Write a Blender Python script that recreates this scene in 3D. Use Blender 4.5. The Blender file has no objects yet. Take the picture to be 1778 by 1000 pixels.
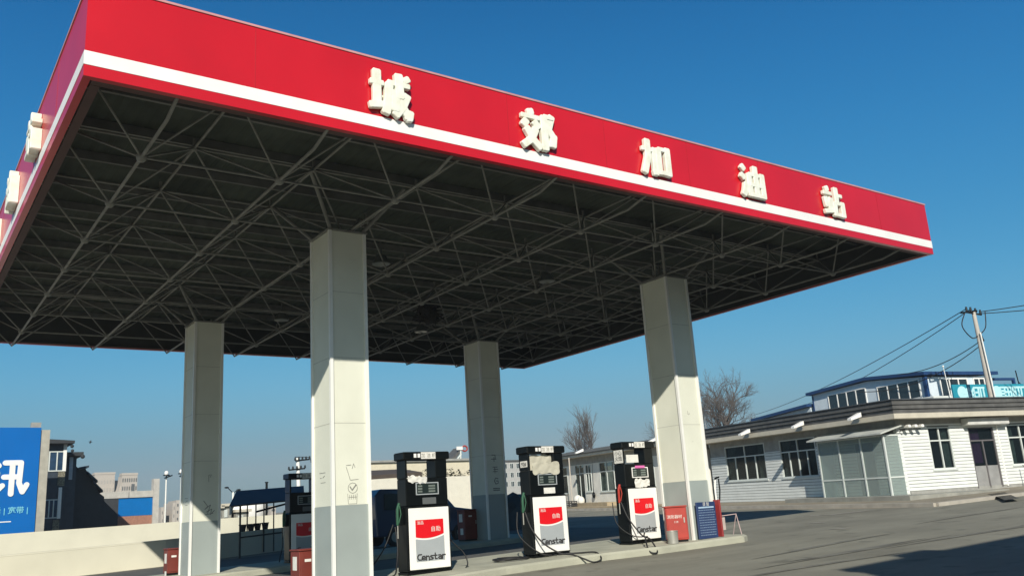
import bpy, math, random
import numpy as np
from mathutils import Vector, Matrix, noise
R_=math.radians
S=bpy.context.scene
COL=S.collection
random.seed(7)
# ------------------------------------------------------------------ camera
YAW,PITCH,ROLL=R_(36.0726),R_(14.2081),R_(-3.7059)
CAM=Vector((-1.6768,-11.3352,1.1512)); FPX=1521.0
FW=Vector((math.sin(YAW)*math.cos(PITCH),math.cos(YAW)*math.cos(PITCH),math.sin(PITCH)))
R0=Vector((math.cos(YAW),-math.sin(YAW),0)); U0=R0.cross(FW)
RT=R0*math.cos(ROLL)+U0*math.sin(ROLL); UP=U0*math.cos(ROLL)-R0*math.sin(ROLL)
cd=bpy.data.cameras.new('camera'); cam=bpy.data.objects.new('camera',cd); COL.objects.link(cam)
cd.sensor_width=36; cd.lens=36*FPX/1778; cd.clip_start=.05; cd.clip_end=4000
M=Matrix.Identity(4)
for i in range(3):
    M[i][0]=RT[i]; M[i][1]=UP[i]; M[i][2]=-FW[i]; M[i][3]=CAM[i]
cam.matrix_world=M; S.camera=cam
# ------------------------------------------------------------------ world and sun
SUN_AZ=math.atan2(-.69,-1.0); SUN_EL=math.atan2(.68,math.hypot(.69,1))
w=bpy.data.worlds.new('World'); S.world=w; w.use_nodes=True
nt=w.node_tree; bg=nt.nodes['Background']
sky=nt.nodes.new('ShaderNodeTexSky'); sky.sky_type='NISHITA'; sky.sun_disc=False
sky.sun_elevation=SUN_EL; sky.sun_rotation=SUN_AZ
sky.altitude=0; sky.air_density=1.0; sky.dust_density=.55; sky.ozone_density=2.6
sp=nt.nodes.new('ShaderNodeSeparateColor'); cb=nt.nodes.new('ShaderNodeCombineColor'); nt.links.new(sky.outputs[0],sp.inputs[0])
for ch,(p_,k_,mx_) in enumerate(((1.72,.172,4),(.745,1.21,6),(.31,3.45,7))):   # deeper, clearer winter blue
    a_=nt.nodes.new('ShaderNodeMath'); a_.operation='POWER'; a_.inputs[1].default_value=p_; nt.links.new(sp.outputs[ch],a_.inputs[0])
    b_=nt.nodes.new('ShaderNodeMath'); b_.operation='MULTIPLY'; b_.inputs[1].default_value=k_; nt.links.new(a_.outputs[0],b_.inputs[0])
    c_=nt.nodes.new('ShaderNodeMath'); c_.operation='MINIMUM'; c_.inputs[1].default_value=mx_; nt.links.new(b_.outputs[0],c_.inputs[0]); nt.links.new(c_.outputs[0],cb.inputs[ch])
tcw=nt.nodes.new('ShaderNodeTexCoord'); sz=nt.nodes.new('ShaderNodeSeparateXYZ'); nt.links.new(tcw.outputs['Generated'],sz.inputs[0])
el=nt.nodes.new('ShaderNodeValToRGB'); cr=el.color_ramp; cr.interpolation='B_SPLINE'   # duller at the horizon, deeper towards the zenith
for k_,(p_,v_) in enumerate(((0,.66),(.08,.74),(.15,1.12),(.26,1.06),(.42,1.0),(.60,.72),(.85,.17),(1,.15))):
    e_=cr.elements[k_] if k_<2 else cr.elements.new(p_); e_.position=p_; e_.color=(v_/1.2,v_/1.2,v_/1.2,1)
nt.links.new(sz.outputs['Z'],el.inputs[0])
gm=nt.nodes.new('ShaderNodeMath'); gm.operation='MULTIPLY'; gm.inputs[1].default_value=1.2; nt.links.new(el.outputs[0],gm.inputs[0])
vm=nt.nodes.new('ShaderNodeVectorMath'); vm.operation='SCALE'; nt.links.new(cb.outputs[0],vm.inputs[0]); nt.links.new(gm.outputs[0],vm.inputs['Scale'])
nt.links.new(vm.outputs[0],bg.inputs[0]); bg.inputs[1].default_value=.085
sl=bpy.data.lights.new('sun','SUN'); so=bpy.data.objects.new('sun',sl); COL.objects.link(so)
sl.energy=5.0; sl.angle=R_(.5); sl.color=(1,.94,.84)
so.rotation_euler=Vector((.69,1,-.68)).to_track_quat('-Z','Y').to_euler()
S.view_settings.view_transform='Standard'; S.view_settings.look='None'
S.view_settings.exposure=.12; S.view_settings.gamma=1
# ------------------------------------------------------------------ places
GA,GB,GC=-.3942,.0265,.011            # the forecourt falls gently towards the camera and the left
def gz(x,y): return GA+GB*x+GC*y
def ray(px,py): return FW+RT*((px-889)/FPX)-UP*((py-500)/FPX)
def AY(px,py,Y): r=ray(px,py); return CAM+r*((Y-CAM.y)/r.y)
def GP(px,py,h=0):
    r=ray(px,py); return CAM+r*((GA+h+GB*CAM.x+GC*CAM.y-CAM.z)/(r.z-GB*r.x-GC*r.y))
# ------------------------------------------------------------------ materials
MATS={}
def mat(name,c,rough=.7,metal=0,var=.12,scale=3,bump=.0,bscale=40,spec=.5,c2=None,coat=0):
    if name in MATS: return MATS[name]
    m=bpy.data.materials.new(name); m.use_nodes=True; n=m.node_tree; b=n.nodes['Principled BSDF']
    b.inputs['Roughness'].default_value=rough; b.inputs['Metallic'].default_value=metal
    b.inputs['Specular IOR Level'].default_value=spec; b.inputs['Coat Weight'].default_value=coat
    tc=n.nodes.new('ShaderNodeTexCoord'); nz=n.nodes.new('ShaderNodeTexNoise'); nz.inputs['Scale'].default_value=scale; nz.inputs['Detail'].default_value=8
    n.links.new(tc.outputs['Object'],nz.inputs['Vector'])
    rp=n.nodes.new('ShaderNodeValToRGB'); rp.color_ramp.elements[0].position=.3; rp.color_ramp.elements[1].position=.72
    d=c2 if c2 else tuple(v*(1-2*var) for v in c)
    rp.color_ramp.elements[0].color=(*d,1); rp.color_ramp.elements[1].color=(*c,1)
    n.links.new(nz.outputs['Fac'],rp.inputs[0]); n.links.new(rp.outputs[0],b.inputs['Base Color'])
    if bump:
        n2=n.nodes.new('ShaderNodeTexNoise'); n2.inputs['Scale'].default_value=bscale; n2.inputs['Detail'].default_value=5
        n.links.new(tc.outputs['Object'],n2.inputs['Vector'])
        bp=n.nodes.new('ShaderNodeBump'); bp.inputs['Strength'].default_value=bump; bp.inputs['Distance'].default_value=.02
        n.links.new(n2.outputs['Fac'],bp.inputs['Height']); n.links.new(bp.outputs[0],b.inputs['Normal'])
    MATS[name]=m; return m
def glass(name,c=(.02,.03,.035),rough=.06):
    m=mat(name,c,rough=rough,var=.1,scale=1.5,spec=.7); return m
m_red=mat('red_enamel_panel',(.58,.011,.02),rough=.28,var=.08,scale=.7,spec=.4)
m_white=mat('white_paint',(.86,.85,.8),rough=.45,var=.05,scale=2)
m_letter=mat('letter_white',(.82,.86,.78),rough=.5,var=.1,scale=5,c2=(.72,.70,.56))
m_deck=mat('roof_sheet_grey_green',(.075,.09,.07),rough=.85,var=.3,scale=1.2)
m_steel=mat('frame_grey_paint',(.26,.26,.235),rough=.5,var=.2,scale=4)
m_cream=mat('column_cream_panel',(.73,.74,.62),rough=.6,var=.07,scale=1.3,c2=(.64,.65,.54))
m_colgrey=mat('column_grey_panel',(.32,.365,.345),rough=.55,var=.06,scale=1.6)
m_trim=mat('corner_trim_white',(.82,.82,.76),rough=.4,var=.04)
m_conc=mat('island_concrete',(.46,.46,.36),rough=.9,var=.14,scale=1.5,bump=.4,bscale=30)
m_kerb=mat('kerb_concrete',(.45,.42,.36),rough=.9,var=.15,scale=2.5,bump=.4)
m_black=mat('black_enamel',(.005,.0065,.0065),rough=.32,var=.2,spec=.25)
m_rub=mat('black_rubber',(.018,.018,.018),rough=.6,var=.2)
m_badgeg=mat('badge_grey',(.36,.39,.4),rough=.5,var=.04)
m_badger=mat('badge_red',(.7,.006,.012),rough=.4,var=.03)
m_lcd=mat('lcd_grey_green',(.06,.075,.065),rough=.25,var=.2)
m_paper=mat('paper_label',(.75,.74,.68),rough=.8,var=.08,scale=10)
m_ink=mat('dark_ink',(.03,.03,.03),rough=.8,var=.1)
m_fade=mat('faded_ink',(.3,.3,.26),rough=.9,var=.3,scale=12)
m_frame=mat('window_frame_pale',(.62,.66,.62),rough=.5,var=.06)
m_glass=glass('window_glass')
m_curt=mat('curtain_cloth',(.5,.52,.46),rough=.9,var=.2,scale=4)
m_clad=mat('white_cladding_board',(.76,.79,.75),rough=.65,var=.06,scale=2.2)
m_gap=mat('cladding_shadow_gap',(.16,.16,.15),rough=.9)
m_rib=mat('ribbed_fascia_grey',(.12,.118,.11),rough=.6,var=.2,scale=3)
m_soff=mat('eave_slab_beige',(.55,.51,.41),rough=.8,var=.08)
m_render=mat('old_render_grey',(.36,.36,.33),rough=.9,var=.15)
m_blue=mat('roof_blue_steel',(.01,.045,.14),rough=.5,var=.1)
m_pwall=mat('pale_blue_white_panel',(.62,.7,.74),rough=.6,var=.05)
m_turq=mat('turquoise_sign',(.015,.27,.36),rough=.5,var=.06)
m_turql=mat('sign_letter_pale',(.45,.75,.78),rough=.5,var=.05)
m_bill=mat('billboard_blue',(.0015,.125,.43),rough=.5,var=.06,scale=.5,spec=.15)
m_lwall=mat('low_wall_cream',(.66,.64,.51),rough=.85,var=.06,scale=.8)
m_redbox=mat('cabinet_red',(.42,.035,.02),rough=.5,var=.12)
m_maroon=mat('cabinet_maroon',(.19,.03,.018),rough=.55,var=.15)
m_galv=mat('galvanised_metal',(.55,.54,.48),rough=.4,metal=.5,var=.15)
m_navy=mat('notice_navy',(.02,.045,.13),rough=.5,var=.1)
m_bark=mat('bare_bark',(.11,.095,.085),rough=.9,var=.2,scale=6)
m_pole=mat('pole_concrete',(.5,.46,.4),rough=.85,var=.1)
m_wire=mat('cable_black',(.02,.02,.02),rough=.7)
m_dark=mat('dark_timber',(.04,.038,.035),rough=.8)
m_hedge=mat('hedge_leaf',(.05,.06,.03),rough=.8,var=.3,scale=9)
m_navycar=mat('car_navy_paint',(.03,.05,.11),rough=.3,var=.04,coat=.4)
m_green=mat('green_plastic',(.03,.11,.06),rough=.5)
m_pink=mat('pink_tape',(.75,.16,.45),rough=.6)
# ------------------------------------------------------------------ mesh builder
class MB:
    def __init__(s,f=None): s.v=[]; s.fc=[]; s.f=f; s.sm=[]
    def add(s,vs,fs,smooth=False):
        o=len(s.v); s.v+= [tuple(s.f(Vector(v))) if s.f else tuple(v) for v in vs]
        s.fc+= [tuple(i+o for i in f) for f in fs]; s.sm+=[smooth]*len(fs); return s
    def hexa(s,b,t): # b,t: 4 pts each, ccw seen from above
        return s.add(list(b)+list(t),[(3,2,1,0),(4,5,6,7),(0,1,5,4),(1,2,6,5),(2,3,7,6),(3,0,4,7)])
    def box(s,x0,y0,z0,x1,y1,z1):
        return s.hexa([(x0,y0,z0),(x1,y0,z0),(x1,y1,z0),(x0,y1,z0)],[(x0,y0,z1),(x1,y0,z1),(x1,y1,z1),(x0,y1,z1)])
    def bbox(s,x0,y0,z0,x1,y1,z1,b=.01): # box with bevelled vertical and top edges
        n=[]
        def ring(i,z): return [(x0+i,y0,z),(x1-i,y0,z),(x1,y0+i,z),(x1,y1-i,z),(x1-i,y1,z),(x0+i,y1,z),(x0,y1-i,z),(x0,y0+i,z)]
        r0=ring(b,z0+b); 
        def inn(r,k): 
            cx,cy=(x0+x1)/2,(y0+y1)/2
            return [(x+(k if x<cx else -k),y+(k if y<cy else -k),z) for x,y,z in r]
        rings=[inn(ring(b,z0),b),ring(b,z0+b),ring(b,z1-b),inn(ring(b,z1),b)]
        vs=sum(rings,[]); fs=[tuple(range(7,-1,-1)),tuple(range(24,32))]
        for k in range(3):
            for i in range(8):
                j=(i+1)%8; fs.append((k*8+i,k*8+j,k*8+8+j,k*8+8+i))
        return s.add(vs,fs)
    def prism(s,poly,z0,z1): # poly in xy, z may be callable
        n=len(poly); g=lambda z,p:(z(p[0],p[1]) if callable(z) else z)
        return s.add([(p[0],p[1],g(z0,p)) for p in poly]+[(p[0],p[1],g(z1,p)) for p in poly],
            [tuple(range(n-1,-1,-1)),tuple(range(n,2*n))]+[(i,(i+1)%n,n+(i+1)%n,n+i) for i in range(n)])
    def tube(s,pts,r,n=8,cap=True):
        pts=[Vector(p) for p in pts]; rs=r if isinstance(r,(list,tuple)) else [r]*len(pts)
        vs=[]; last=None
        for i,p in enumerate(pts):
            d=(pts[min(i+1,len(pts)-1)]-pts[max(i-1,0)])
            if d.length<1e-9: d=Vector((0,0,1))
            d.normalize()
            if last is None: a=d.orthogonal().normalized()
            else:
                a=last-d*last.dot(d); a=a.normalized() if a.length>1e-6 else d.orthogonal().normalized()
            last=a; b=d.cross(a)
            for k in range(n):
                t=2*math.pi*k/n; vs.append(p+(a*math.cos(t)+b*math.sin(t))*rs[i])
        fs=[]
        for i in range(len(pts)-1):
            for k in range(n):
                j=(k+1)%n; fs.append((i*n+k,i*n+j,(i+1)*n+j,(i+1)*n+k))
        s.add(vs,fs,n>5)
        if cap:
            s.add(vs[:n],[tuple(range(n-1,-1,-1))]); s.add(vs[-n:],[tuple(range(n))])
        return s
    def cyl(s,c,r0,r1,h,n=16): return s.tube([c,(c[0],c[1],c[2]+h)],[r0,r1],n)
    def ball(s,c,r,n=10,m=6,sq=(1,1,1)):
        vs=[(c[0],c[1],c[2]-r*sq[2])]; fs=[]
        for i in range(1,m):
            a=-math.pi/2+math.pi*i/m
            for k in range(n):
                t=2*math.pi*k/n; vs.append((c[0]+r*sq[0]*math.cos(a)*math.cos(t),c[1]+r*sq[1]*math.cos(a)*math.sin(t),c[2]+r*sq[2]*math.sin(a)))
        vs.append((c[0],c[1],c[2]+r*sq[2])); L=len(vs)-1
        for k in range(n):
            j=(k+1)%n; fs.append((0,1+j,1+k)); fs.append((L,L-n+k,L-n+j))
            for i in range(m-2): fs.append((1+i*n+k,1+i*n+j,1+(i+1)*n+j,1+(i+1)*n+k))
        return s.add(vs,fs,True)
    def strokes(s,lines,wd,org,ux,uy,nrm,depth,size,k=10.,step=.0011):
        """writing: each polyline (0..10 grid) a raised rounded band on a plane; nrm points out of the plane"""
        org,ux,uy,nrm=Vector(org),Vector(ux),Vector(uy),Vector(nrm); sc=size/k; q=0
        P=lambda x,y,d: org+ux*(x*sc)+uy*(y*sc)+nrm*d
        for ln in lines:
            for i in range(len(ln)):
                q+=1; d=depth+step*(q%9)
                x,y=ln[i]; n=12; h=wd/2
                vs=[P(x+h*math.cos(2*math.pi*t/n),y+h*math.sin(2*math.pi*t/n),0) for t in range(n)]
                vt=[P(x+h*math.cos(2*math.pi*t/n),y+h*math.sin(2*math.pi*t/n),d) for t in range(n)]
                s.add(vs+vt,[tuple(range(n,2*n)),tuple(range(n-1,-1,-1))]+[(t,(t+1)%n,n+(t+1)%n,n+t) for t in range(n)])
                if i+1<len(ln):
                    q+=1; d=depth+step*(q%9)
                    x2,y2=ln[i+1]; l=math.hypot(x2-x,y2-y) or 1; nx,ny=-(y2-y)/l*h,(x2-x)/l*h
                    c=[(x-nx,y-ny),(x2-nx,y2-ny),(x2+nx,y2+ny),(x+nx,y+ny)]
                    s.hexa([P(a,b,0) for a,b in c],[P(a,b,d) for a,b in c])
        return s
    def block(s,lines,wv,wh,org,ux,uy,nrm,depth,size,k=10.,step=.0013,base=0.):
        """heavy square-cut sign characters: wide uprights, thinner level strokes"""
        org,ux,uy,nrm=Vector(org),Vector(ux),Vector(uy),Vector(nrm); sc=size/k; q=0
        P=lambda x,y,d: org+ux*(x*sc)+uy*(y*sc)+nrm*d
        for ln in lines:
            for i in range(len(ln)-1):
                (x,y),(x2,y2)=ln[i],ln[i+1]; l=math.hypot(x2-x,y2-y); dx,dy=(x2-x)/l,(y2-y)/l
                w_=(wh+(wv-wh)*abs(dy)**.7)/2; e0=w_*.85 if i else w_*.15; e1=w_*.85 if i+2<len(ln) else w_*.15
                q+=1; d=depth+step*(q%11); b_=base-step*(q%11)*.5; nx,ny=-dy,dx; c_=w_*.28
                pts=[(-e0,-w_+c_),(-e0+c_,-w_),(l+e1-c_,-w_),(l+e1,-w_+c_),(l+e1,w_-c_),(l+e1-c_,w_),(-e0+c_,w_),(-e0,w_-c_)]
                def at(t,f,dd): return P(x+dx*t+nx*f,y+dy*t+ny*f,dd)
                bev=.12
                r=[[at(t,f,b_) for t,f in pts],[at(t,f,d-.012) for t,f in pts],[at(t+(bev if t<l/2 else -bev),f+(bev if f<0 else -bev),d) for t,f in pts]]
                s.add(sum(r,[]),[tuple(range(7,-1,-1)),tuple(range(16,24))]+[(a*8+j,a*8+(j+1)%8,a*8+8+(j+1)%8,a*8+8+j) for a in range(2) for j in range(8)])
        return s
    def build(s,name,m,parent=None,smooth=None,bevel=0):
        me=bpy.data.meshes.new(name); me.from_pydata(s.v,[],s.fc); me.validate(); me.update()
        if len(me.polygons)==len(s.sm): me.polygons.foreach_set('use_smooth',s.sm)
        for mm in (m if isinstance(m,(list,tuple)) else [m]): me.materials.append(mm)
        o=bpy.data.objects.new(name,me); COL.objects.link(o)
        if parent: 
            o.parent=parent; o.matrix_parent_inverse=Matrix.Identity(4)
            # mesh written in world space -> bring to the parent's frame
            if not getattr(s,'local',False): 
                me.transform(pworld(parent).inverted())
        if bevel:
            b=o.modifiers.new('bevel','BEVEL'); b.width=bevel; b.segments=2; b.limit_method='ANGLE'
        return o
def pworld(o):
    Mx=Matrix.LocRotScale(o.location,o.rotation_euler,o.scale)
    return pworld(o.parent)@Mx if o.parent else Mx
def tag(o,label=None,cat=None,group=None,kind=None):
    if label: o['label']=label
    if cat: o['category']=cat
    if group: o['group']=group
    if kind: o['kind']=kind
    return o
def thing(name,label,cat,loc=(0,0,0),rz=0,group=None):
    o=bpy.data.objects.new(name,None); o.empty_display_size=.2; COL.objects.link(o)
    o.location=loc; o.rotation_euler=(0,0,rz); return tag(o,label,cat,group)
def kids(o): return [c for c in bpy.data.objects if c.parent==o]
def copy_tree(o,parent=None):
    c=o.copy(); COL.objects.link(c); c.parent=parent
    for ch in kids(o):
        copy_tree(ch,c)
    return c
def text(body,size,loc,rot,m,name,parent,ext=.002,bold=0,align='CENTER',sx=1,world=False):
    cu=bpy.data.curves.new(name,'FONT'); cu.body=body; cu.size=size; cu.extrude=ext; cu.offset=bold; cu.align_x=align; cu.align_y='CENTER'; cu.resolution_u=3
    t=bpy.data.objects.new(name+'_curve',cu); COL.objects.link(t)
    dg=bpy.context.evaluated_depsgraph_get(); dg.update()
    me=bpy.data.meshes.new_from_object(t.evaluated_get(dg)); me.name=name
    bpy.data.objects.remove(t); bpy.data.curves.remove(cu)
    me.transform(Matrix.LocRotScale(Vector(loc),rot.to_quaternion() if hasattr(rot,'to_quaternion') else None,Vector((sx,1,1))))
    me.materials.clear(); me.materials.append(m)
    o=bpy.data.objects.new(name,me); COL.objects.link(o)
    if parent:
        o.parent=parent
        if world: me.transform(pworld(parent).inverted())
    return o
from mathutils import Euler
FRONT=Euler((math.pi/2,0,0))  # text standing, facing -Y
GLY={
'城':[[(2,10),(2,1.6)],[(.4,7),(3.6,7)],[(.2,1.5),(3.9,2.2)],[(4.6,7.6),(10,7.6)],[(4.9,7.4),(4.7,3.5),(4,.2)],[(5,5.2),(6.5,5.2),(6.3,1.9),(5.7,2)],[(7.2,10),(7.5,5),(8.3,2.2),(9.6,.4),(9.9,1.9)],[(9.4,5.6),(8,2.4),(6.2,.1)],[(8.8,9.6),(9.5,8.5)]],
'郊':[[(2.8,10),(3.2,8.6)],[(.2,8),(5.6,8)],[(1.8,7),(.6,5.3)],[(3.9,7),(5.3,5.3)],[(4.4,5.2),(2.8,2.2),(.3,.3)],[(1.5,5),(3.4,2.1),(5.6,.2)],[(6.9,9),(6.9,0)],[(6.9,8.8),(9.3,8.8),(8.2,5.7),(9.7,3.8),(9.4,2),(8,1.8)]],
'加':[[(.2,7.2),(4.9,7.2),(4.7,1),(3.7,.8)],[(2.3,10),(2.2,5),(.5,.3)],[(6.1,8),(6.1,.6)],[(6.1,7.9),(9.5,7.9),(9.5,.6)],[(6.1,1.2),(9.5,1.2)]],
'油':[[(.8,9.6),(2.1,8.3)],[(.2,6.8),(1.7,5.7)],[(.6,.4),(1.4,1.8),(2.2,4.3)],[(3.7,7.4),(3.7,.4)],[(3.7,7.3),(9.5,7.3),(9.5,.4)],[(6.6,10),(6.6,1)],[(3.7,4.1),(9.5,4.1)],[(3.7,.9),(9.5,.9)]],
'站':[[(2.1,9.8),(2.6,8.3)],[(.2,7.6),(4.4,7.6)],[(1.1,6.2),(1.6,3)],[(3.7,6.2),(3,2.3)],[(.1,1.3),(4.5,2)],[(6.9,10),(6.9,4.8)],[(6.9,7.4),(9.8,7.4)],[(5.5,4.8),(5.5,.3)],[(5.5,4.6),(9.5,4.6),(9.5,.3)],[(5.5,.9),(9.5,.9)]],
'讯':[[(1,9.8),(2.4,8.2)],[(.2,6.2),(2.1,6.2),(2.1,1),(3.6,2.6)],[(4,9),(8,9),(7.8,3.2),(8.8,.7),(9.8,2.7)],[(3.9,5),(7.4,5)],[(5.9,9),(5.9,.2)]],
}
# ================================================================== SETTING
def sheet(name,poly,h,m,kind='structure'):
    b=MB(); b.add([(x,y,gz(x,y)+h) for x,y in poly],[tuple(range(len(poly)))]); o=b.build(name,m); tag(o,kind=kind); return o
def ground_mat(name,c1,c2,crack=True,tilt=1):
    m=bpy.data.materials.new(name); m.use_nodes=True; n=m.node_tree; b=n.nodes['Principled BSDF']; b.inputs['Roughness'].default_value=.85
    b.inputs['Specular IOR Level'].default_value=.3
    tc=n.nodes.new('ShaderNodeTexCoord')
    def noi(sc,det=6,vec=None,rough=.6):
        z=n.nodes.new('ShaderNodeTexNoise'); z.inputs['Scale'].default_value=sc; z.inputs['Detail'].default_value=det; z.inputs['Roughness'].default_value=rough
        n.links.new(vec or tc.outputs['Object'],z.inputs['Vector']); return z
    mp=n.nodes.new('ShaderNodeMapping'); mp.inputs['Rotation'].default_value=(0,0,-.5); mp.inputs['Scale'].default_value=(.12,1,1)
    n.links.new(tc.outputs['Object'],mp.inputs['Vector'])
    a=noi(.35); s=noi(.9,6,mp.outputs[0]); f=noi(55,4)
    mx=n.nodes.new('ShaderNodeMath'); mx.operation='MULTIPLY_ADD'; mx.inputs[1].default_value=.5; n.links.new(a.outputs[0],mx.inputs[0])
    m2=n.nodes.new('ShaderNodeMath'); m2.operation='MULTIPLY'; m2.inputs[1].default_value=.5; n.links.new(s.outputs[0],m2.inputs[0]); n.links.new(m2.outputs[0],mx.inputs[2])
    rp=n.nodes.new('ShaderNodeValToRGB'); rp.color_ramp.elements[0].position=.38; rp.color_ramp.elements[1].position=.64
    rp.color_ramp.elements[0].color=(*c1,1); rp.color_ramp.elements[1].color=(*c2,1); n.links.new(mx.outputs[0],rp.inputs[0])
    mr=n.nodes.new('ShaderNodeMapRange'); mr.inputs[1].default_value=.3; mr.inputs[2].default_value=.7; mr.inputs[3].default_value=.82; mr.inputs[4].default_value=1.12; n.links.new(f.outputs[0],mr.inputs[0])
    mm=n.nodes.new('ShaderNodeMix'); mm.data_type='RGBA'; mm.blend_type='MULTIPLY'; mm.inputs[0].default_value=1
    n.links.new(rp.outputs[0],mm.inputs[6]); n.links.new(mr.outputs[0],mm.inputs[7]); n.links.new(mm.outputs[2],b.inputs['Base Color'])
    vo=noi(1.7,3,None,.5); sr=n.nodes.new('ShaderNodeMapRange'); sr.inputs[1].default_value=.60; sr.inputs[2].default_value=.70; sr.inputs[3].default_value=1; sr.inputs[4].default_value=.72; n.links.new(vo.outputs[0],sr.inputs[0])
    m3=n.nodes.new('ShaderNodeMix'); m3.data_type='RGBA'; m3.blend_type='MULTIPLY'; m3.inputs[0].default_value=1; n.links.new(mm.outputs[2],m3.inputs[6]); n.links.new(sr.outputs[0],m3.inputs[7]); n.links.new(m3.outputs[2],b.inputs['Base Color'])
    bp=n.nodes.new('ShaderNodeBump'); bp.inputs['Strength'].default_value=.5; bp.inputs['Distance'].default_value=.01; n.links.new(f.outputs[0],bp.inputs['Height']); n.links.new(bp.outputs[0],b.inputs['Normal'])
    return m
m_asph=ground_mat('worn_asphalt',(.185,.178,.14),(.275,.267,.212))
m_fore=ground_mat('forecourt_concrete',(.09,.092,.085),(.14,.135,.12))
m_earth=ground_mat('pale_ground',(.24,.21,.16),(.32,.29,.22))
g=MB(); N=40
def far_gz(x,y):
    d=math.hypot(x-15,y-15); k=1 if d<260 else max(0,1-(d-260)/600)
    return gz(x,y)*k if d<260 else gz(15+(x-15)*260/d,15+(y-15)*260/d)
xs=[-2500,-1200,-600,-300]+list(range(-150,301,50))+[600,1200,2500]
vs=[(x,y,far_gz(x,y)-.01) for y in xs for x in xs]; n=len(xs)
g.add(vs,[(j*n+i,j*n+i+1,(j+1)*n+i+1,(j+1)*n+i) for j in range(n-1) for i in range(n-1)])
tag(g.build('ground',m_earth),kind='structure')
sheet('road',[(-60,-60),(70,-60),(70,0),(44.5,2.0),(36.2,4.0),(27.2,5.2),(27.4,8.0),(33.2,29.5),(45,60),(18,60),(8,21.0),(-60,13)],.004,m_asph)
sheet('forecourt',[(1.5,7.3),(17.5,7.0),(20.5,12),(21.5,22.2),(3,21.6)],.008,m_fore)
# worn pale lines across the road in front of the shop
b=MB()
for pts in ([(1380,897),(1440,894),(1510,886)],[(1400,909),(1432,907)],[(1440,919),(1475,917)]):
    for (a,c) in zip(pts,pts[1:]):
        A=GP(*a); B=GP(*c); d=(B-A).normalized(); s=Vector((-d.y,d.x,0))*.09
        b.add([(p.x,p.y,gz(p.x,p.y)+.014) for p in (A-s,B-s,B+s,A+s)],[(0,1,2,3)])
tag(b.build('road_marking',mat('worn_road_paint',(.4,.38,.33),rough=.9,var=.2,scale=3)),kind='structure')
b=MB(); rt=random.Random(31)
for k in range(9):
    x=rt.uniform(9,24); y=rt.uniform(-1.5,2.6)-.02*x; L_=rt.uniform(2.5,8); w_=rt.uniform(.10,.22); a=rt.uniform(-.12,.05)
    n_=8; L1=[];L2=[]
    for t in range(n_+1):
        px_=x+L_*t/n_; yy=y+a*L_*t/n_+.1*math.sin(t*.5+k); ww=w_*math.sin(math.pi*(t+.15)/(n_+.3)); L1.append((px_,yy-ww/2,gz(px_,yy)+.012)); L2.append((px_,yy+ww/2,gz(px_,yy)+.012))
    b.add(L1+L2,[(t,t+1,n_+2+t,n_+1+t) for t in range(n_)])
tag(b.build('tyre_marks',mat('rubber_on_asphalt',(.215,.207,.167),rough=.85,var=.25,scale=2)),kind='structure')
# pavement with pale kerb in front of the shop
pv=[(27.6,5.4),(36.4,4.3),(44.6,2.3),(70,-.5),(70,4),(46,7),(32.6,9.3),(36.4,24.5),(40.5,43),(37.5,43),(33.4,27.5),(29.9,14)]
b=MB(); b.prism(pv,lambda x,y:gz(x,y)-.1,lambda x,y:gz(x,y)+.09); tag(b.build('pavement',m_earth),kind='structure')
b=MB(); kl=[(40.4,56),(33.2,27.5),(29.7,14),(27.4,5.25),(36.3,4.15),(44.5,2.1),(70,-.7)]
for a,c in zip(kl,kl[1:]):
    A=Vector((*a,0)); B=Vector((*c,0)); d=(B-A).normalized(); s=Vector((-d.y,d.x,0))*.11
    q=[A-s,B-s,B+s,A+s]; b.hexa([(p.x,p.y,gz(p.x,p.y)-.1) for p in q],[(p.x,p.y,gz(p.x,p.y)+.125) for p in q])
tag(b.build('pavement_kerb',m_kerb),kind='structure')
def island(poly,name='island'):
    n=len(poly); b=MB(); ins=[]
    cx=sum(p[0] for p in poly)/n; cy=sum(p[1] for p in poly)/n
    for x,y in poly:
        v=Vector((cx-x,cy-y)); ins.append((x+ (.05 if x<cx else -.05), y+(.05 if y<cy else -.05)))
    vs=[(x,y,gz(x,y)-.05) for x,y in poly]+[(x,y,gz(x,y)+.12) for x,y in poly]+[(x,y,gz(x,y)+.16) for x,y in ins]
    fs=[(i,(i+1)%n,n+(i+1)%n,n+i) for i in range(n)]+[(n+i,n+(i+1)%n,2*n+(i+1)%n,2*n+i) for i in range(n)]+[tuple(range(2*n,3*n))]
    b.add(vs,fs); return tag(b.build(name,m_conc),kind='structure')
island([(3.4,3.6),(7,3.9),(9,4.15),(11.6,4.0),(13,3.68),(15.6,3.5),(15.95,3.7),(15.95,6.9),(15.4,7.25),(3.4,7.3)],'pump_island')
island([(3.4,12.3),(16.3,12.3),(16.5,12.5),(16.5,14.8),(16.3,15),(3.4,15)],'pump_island')
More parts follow.
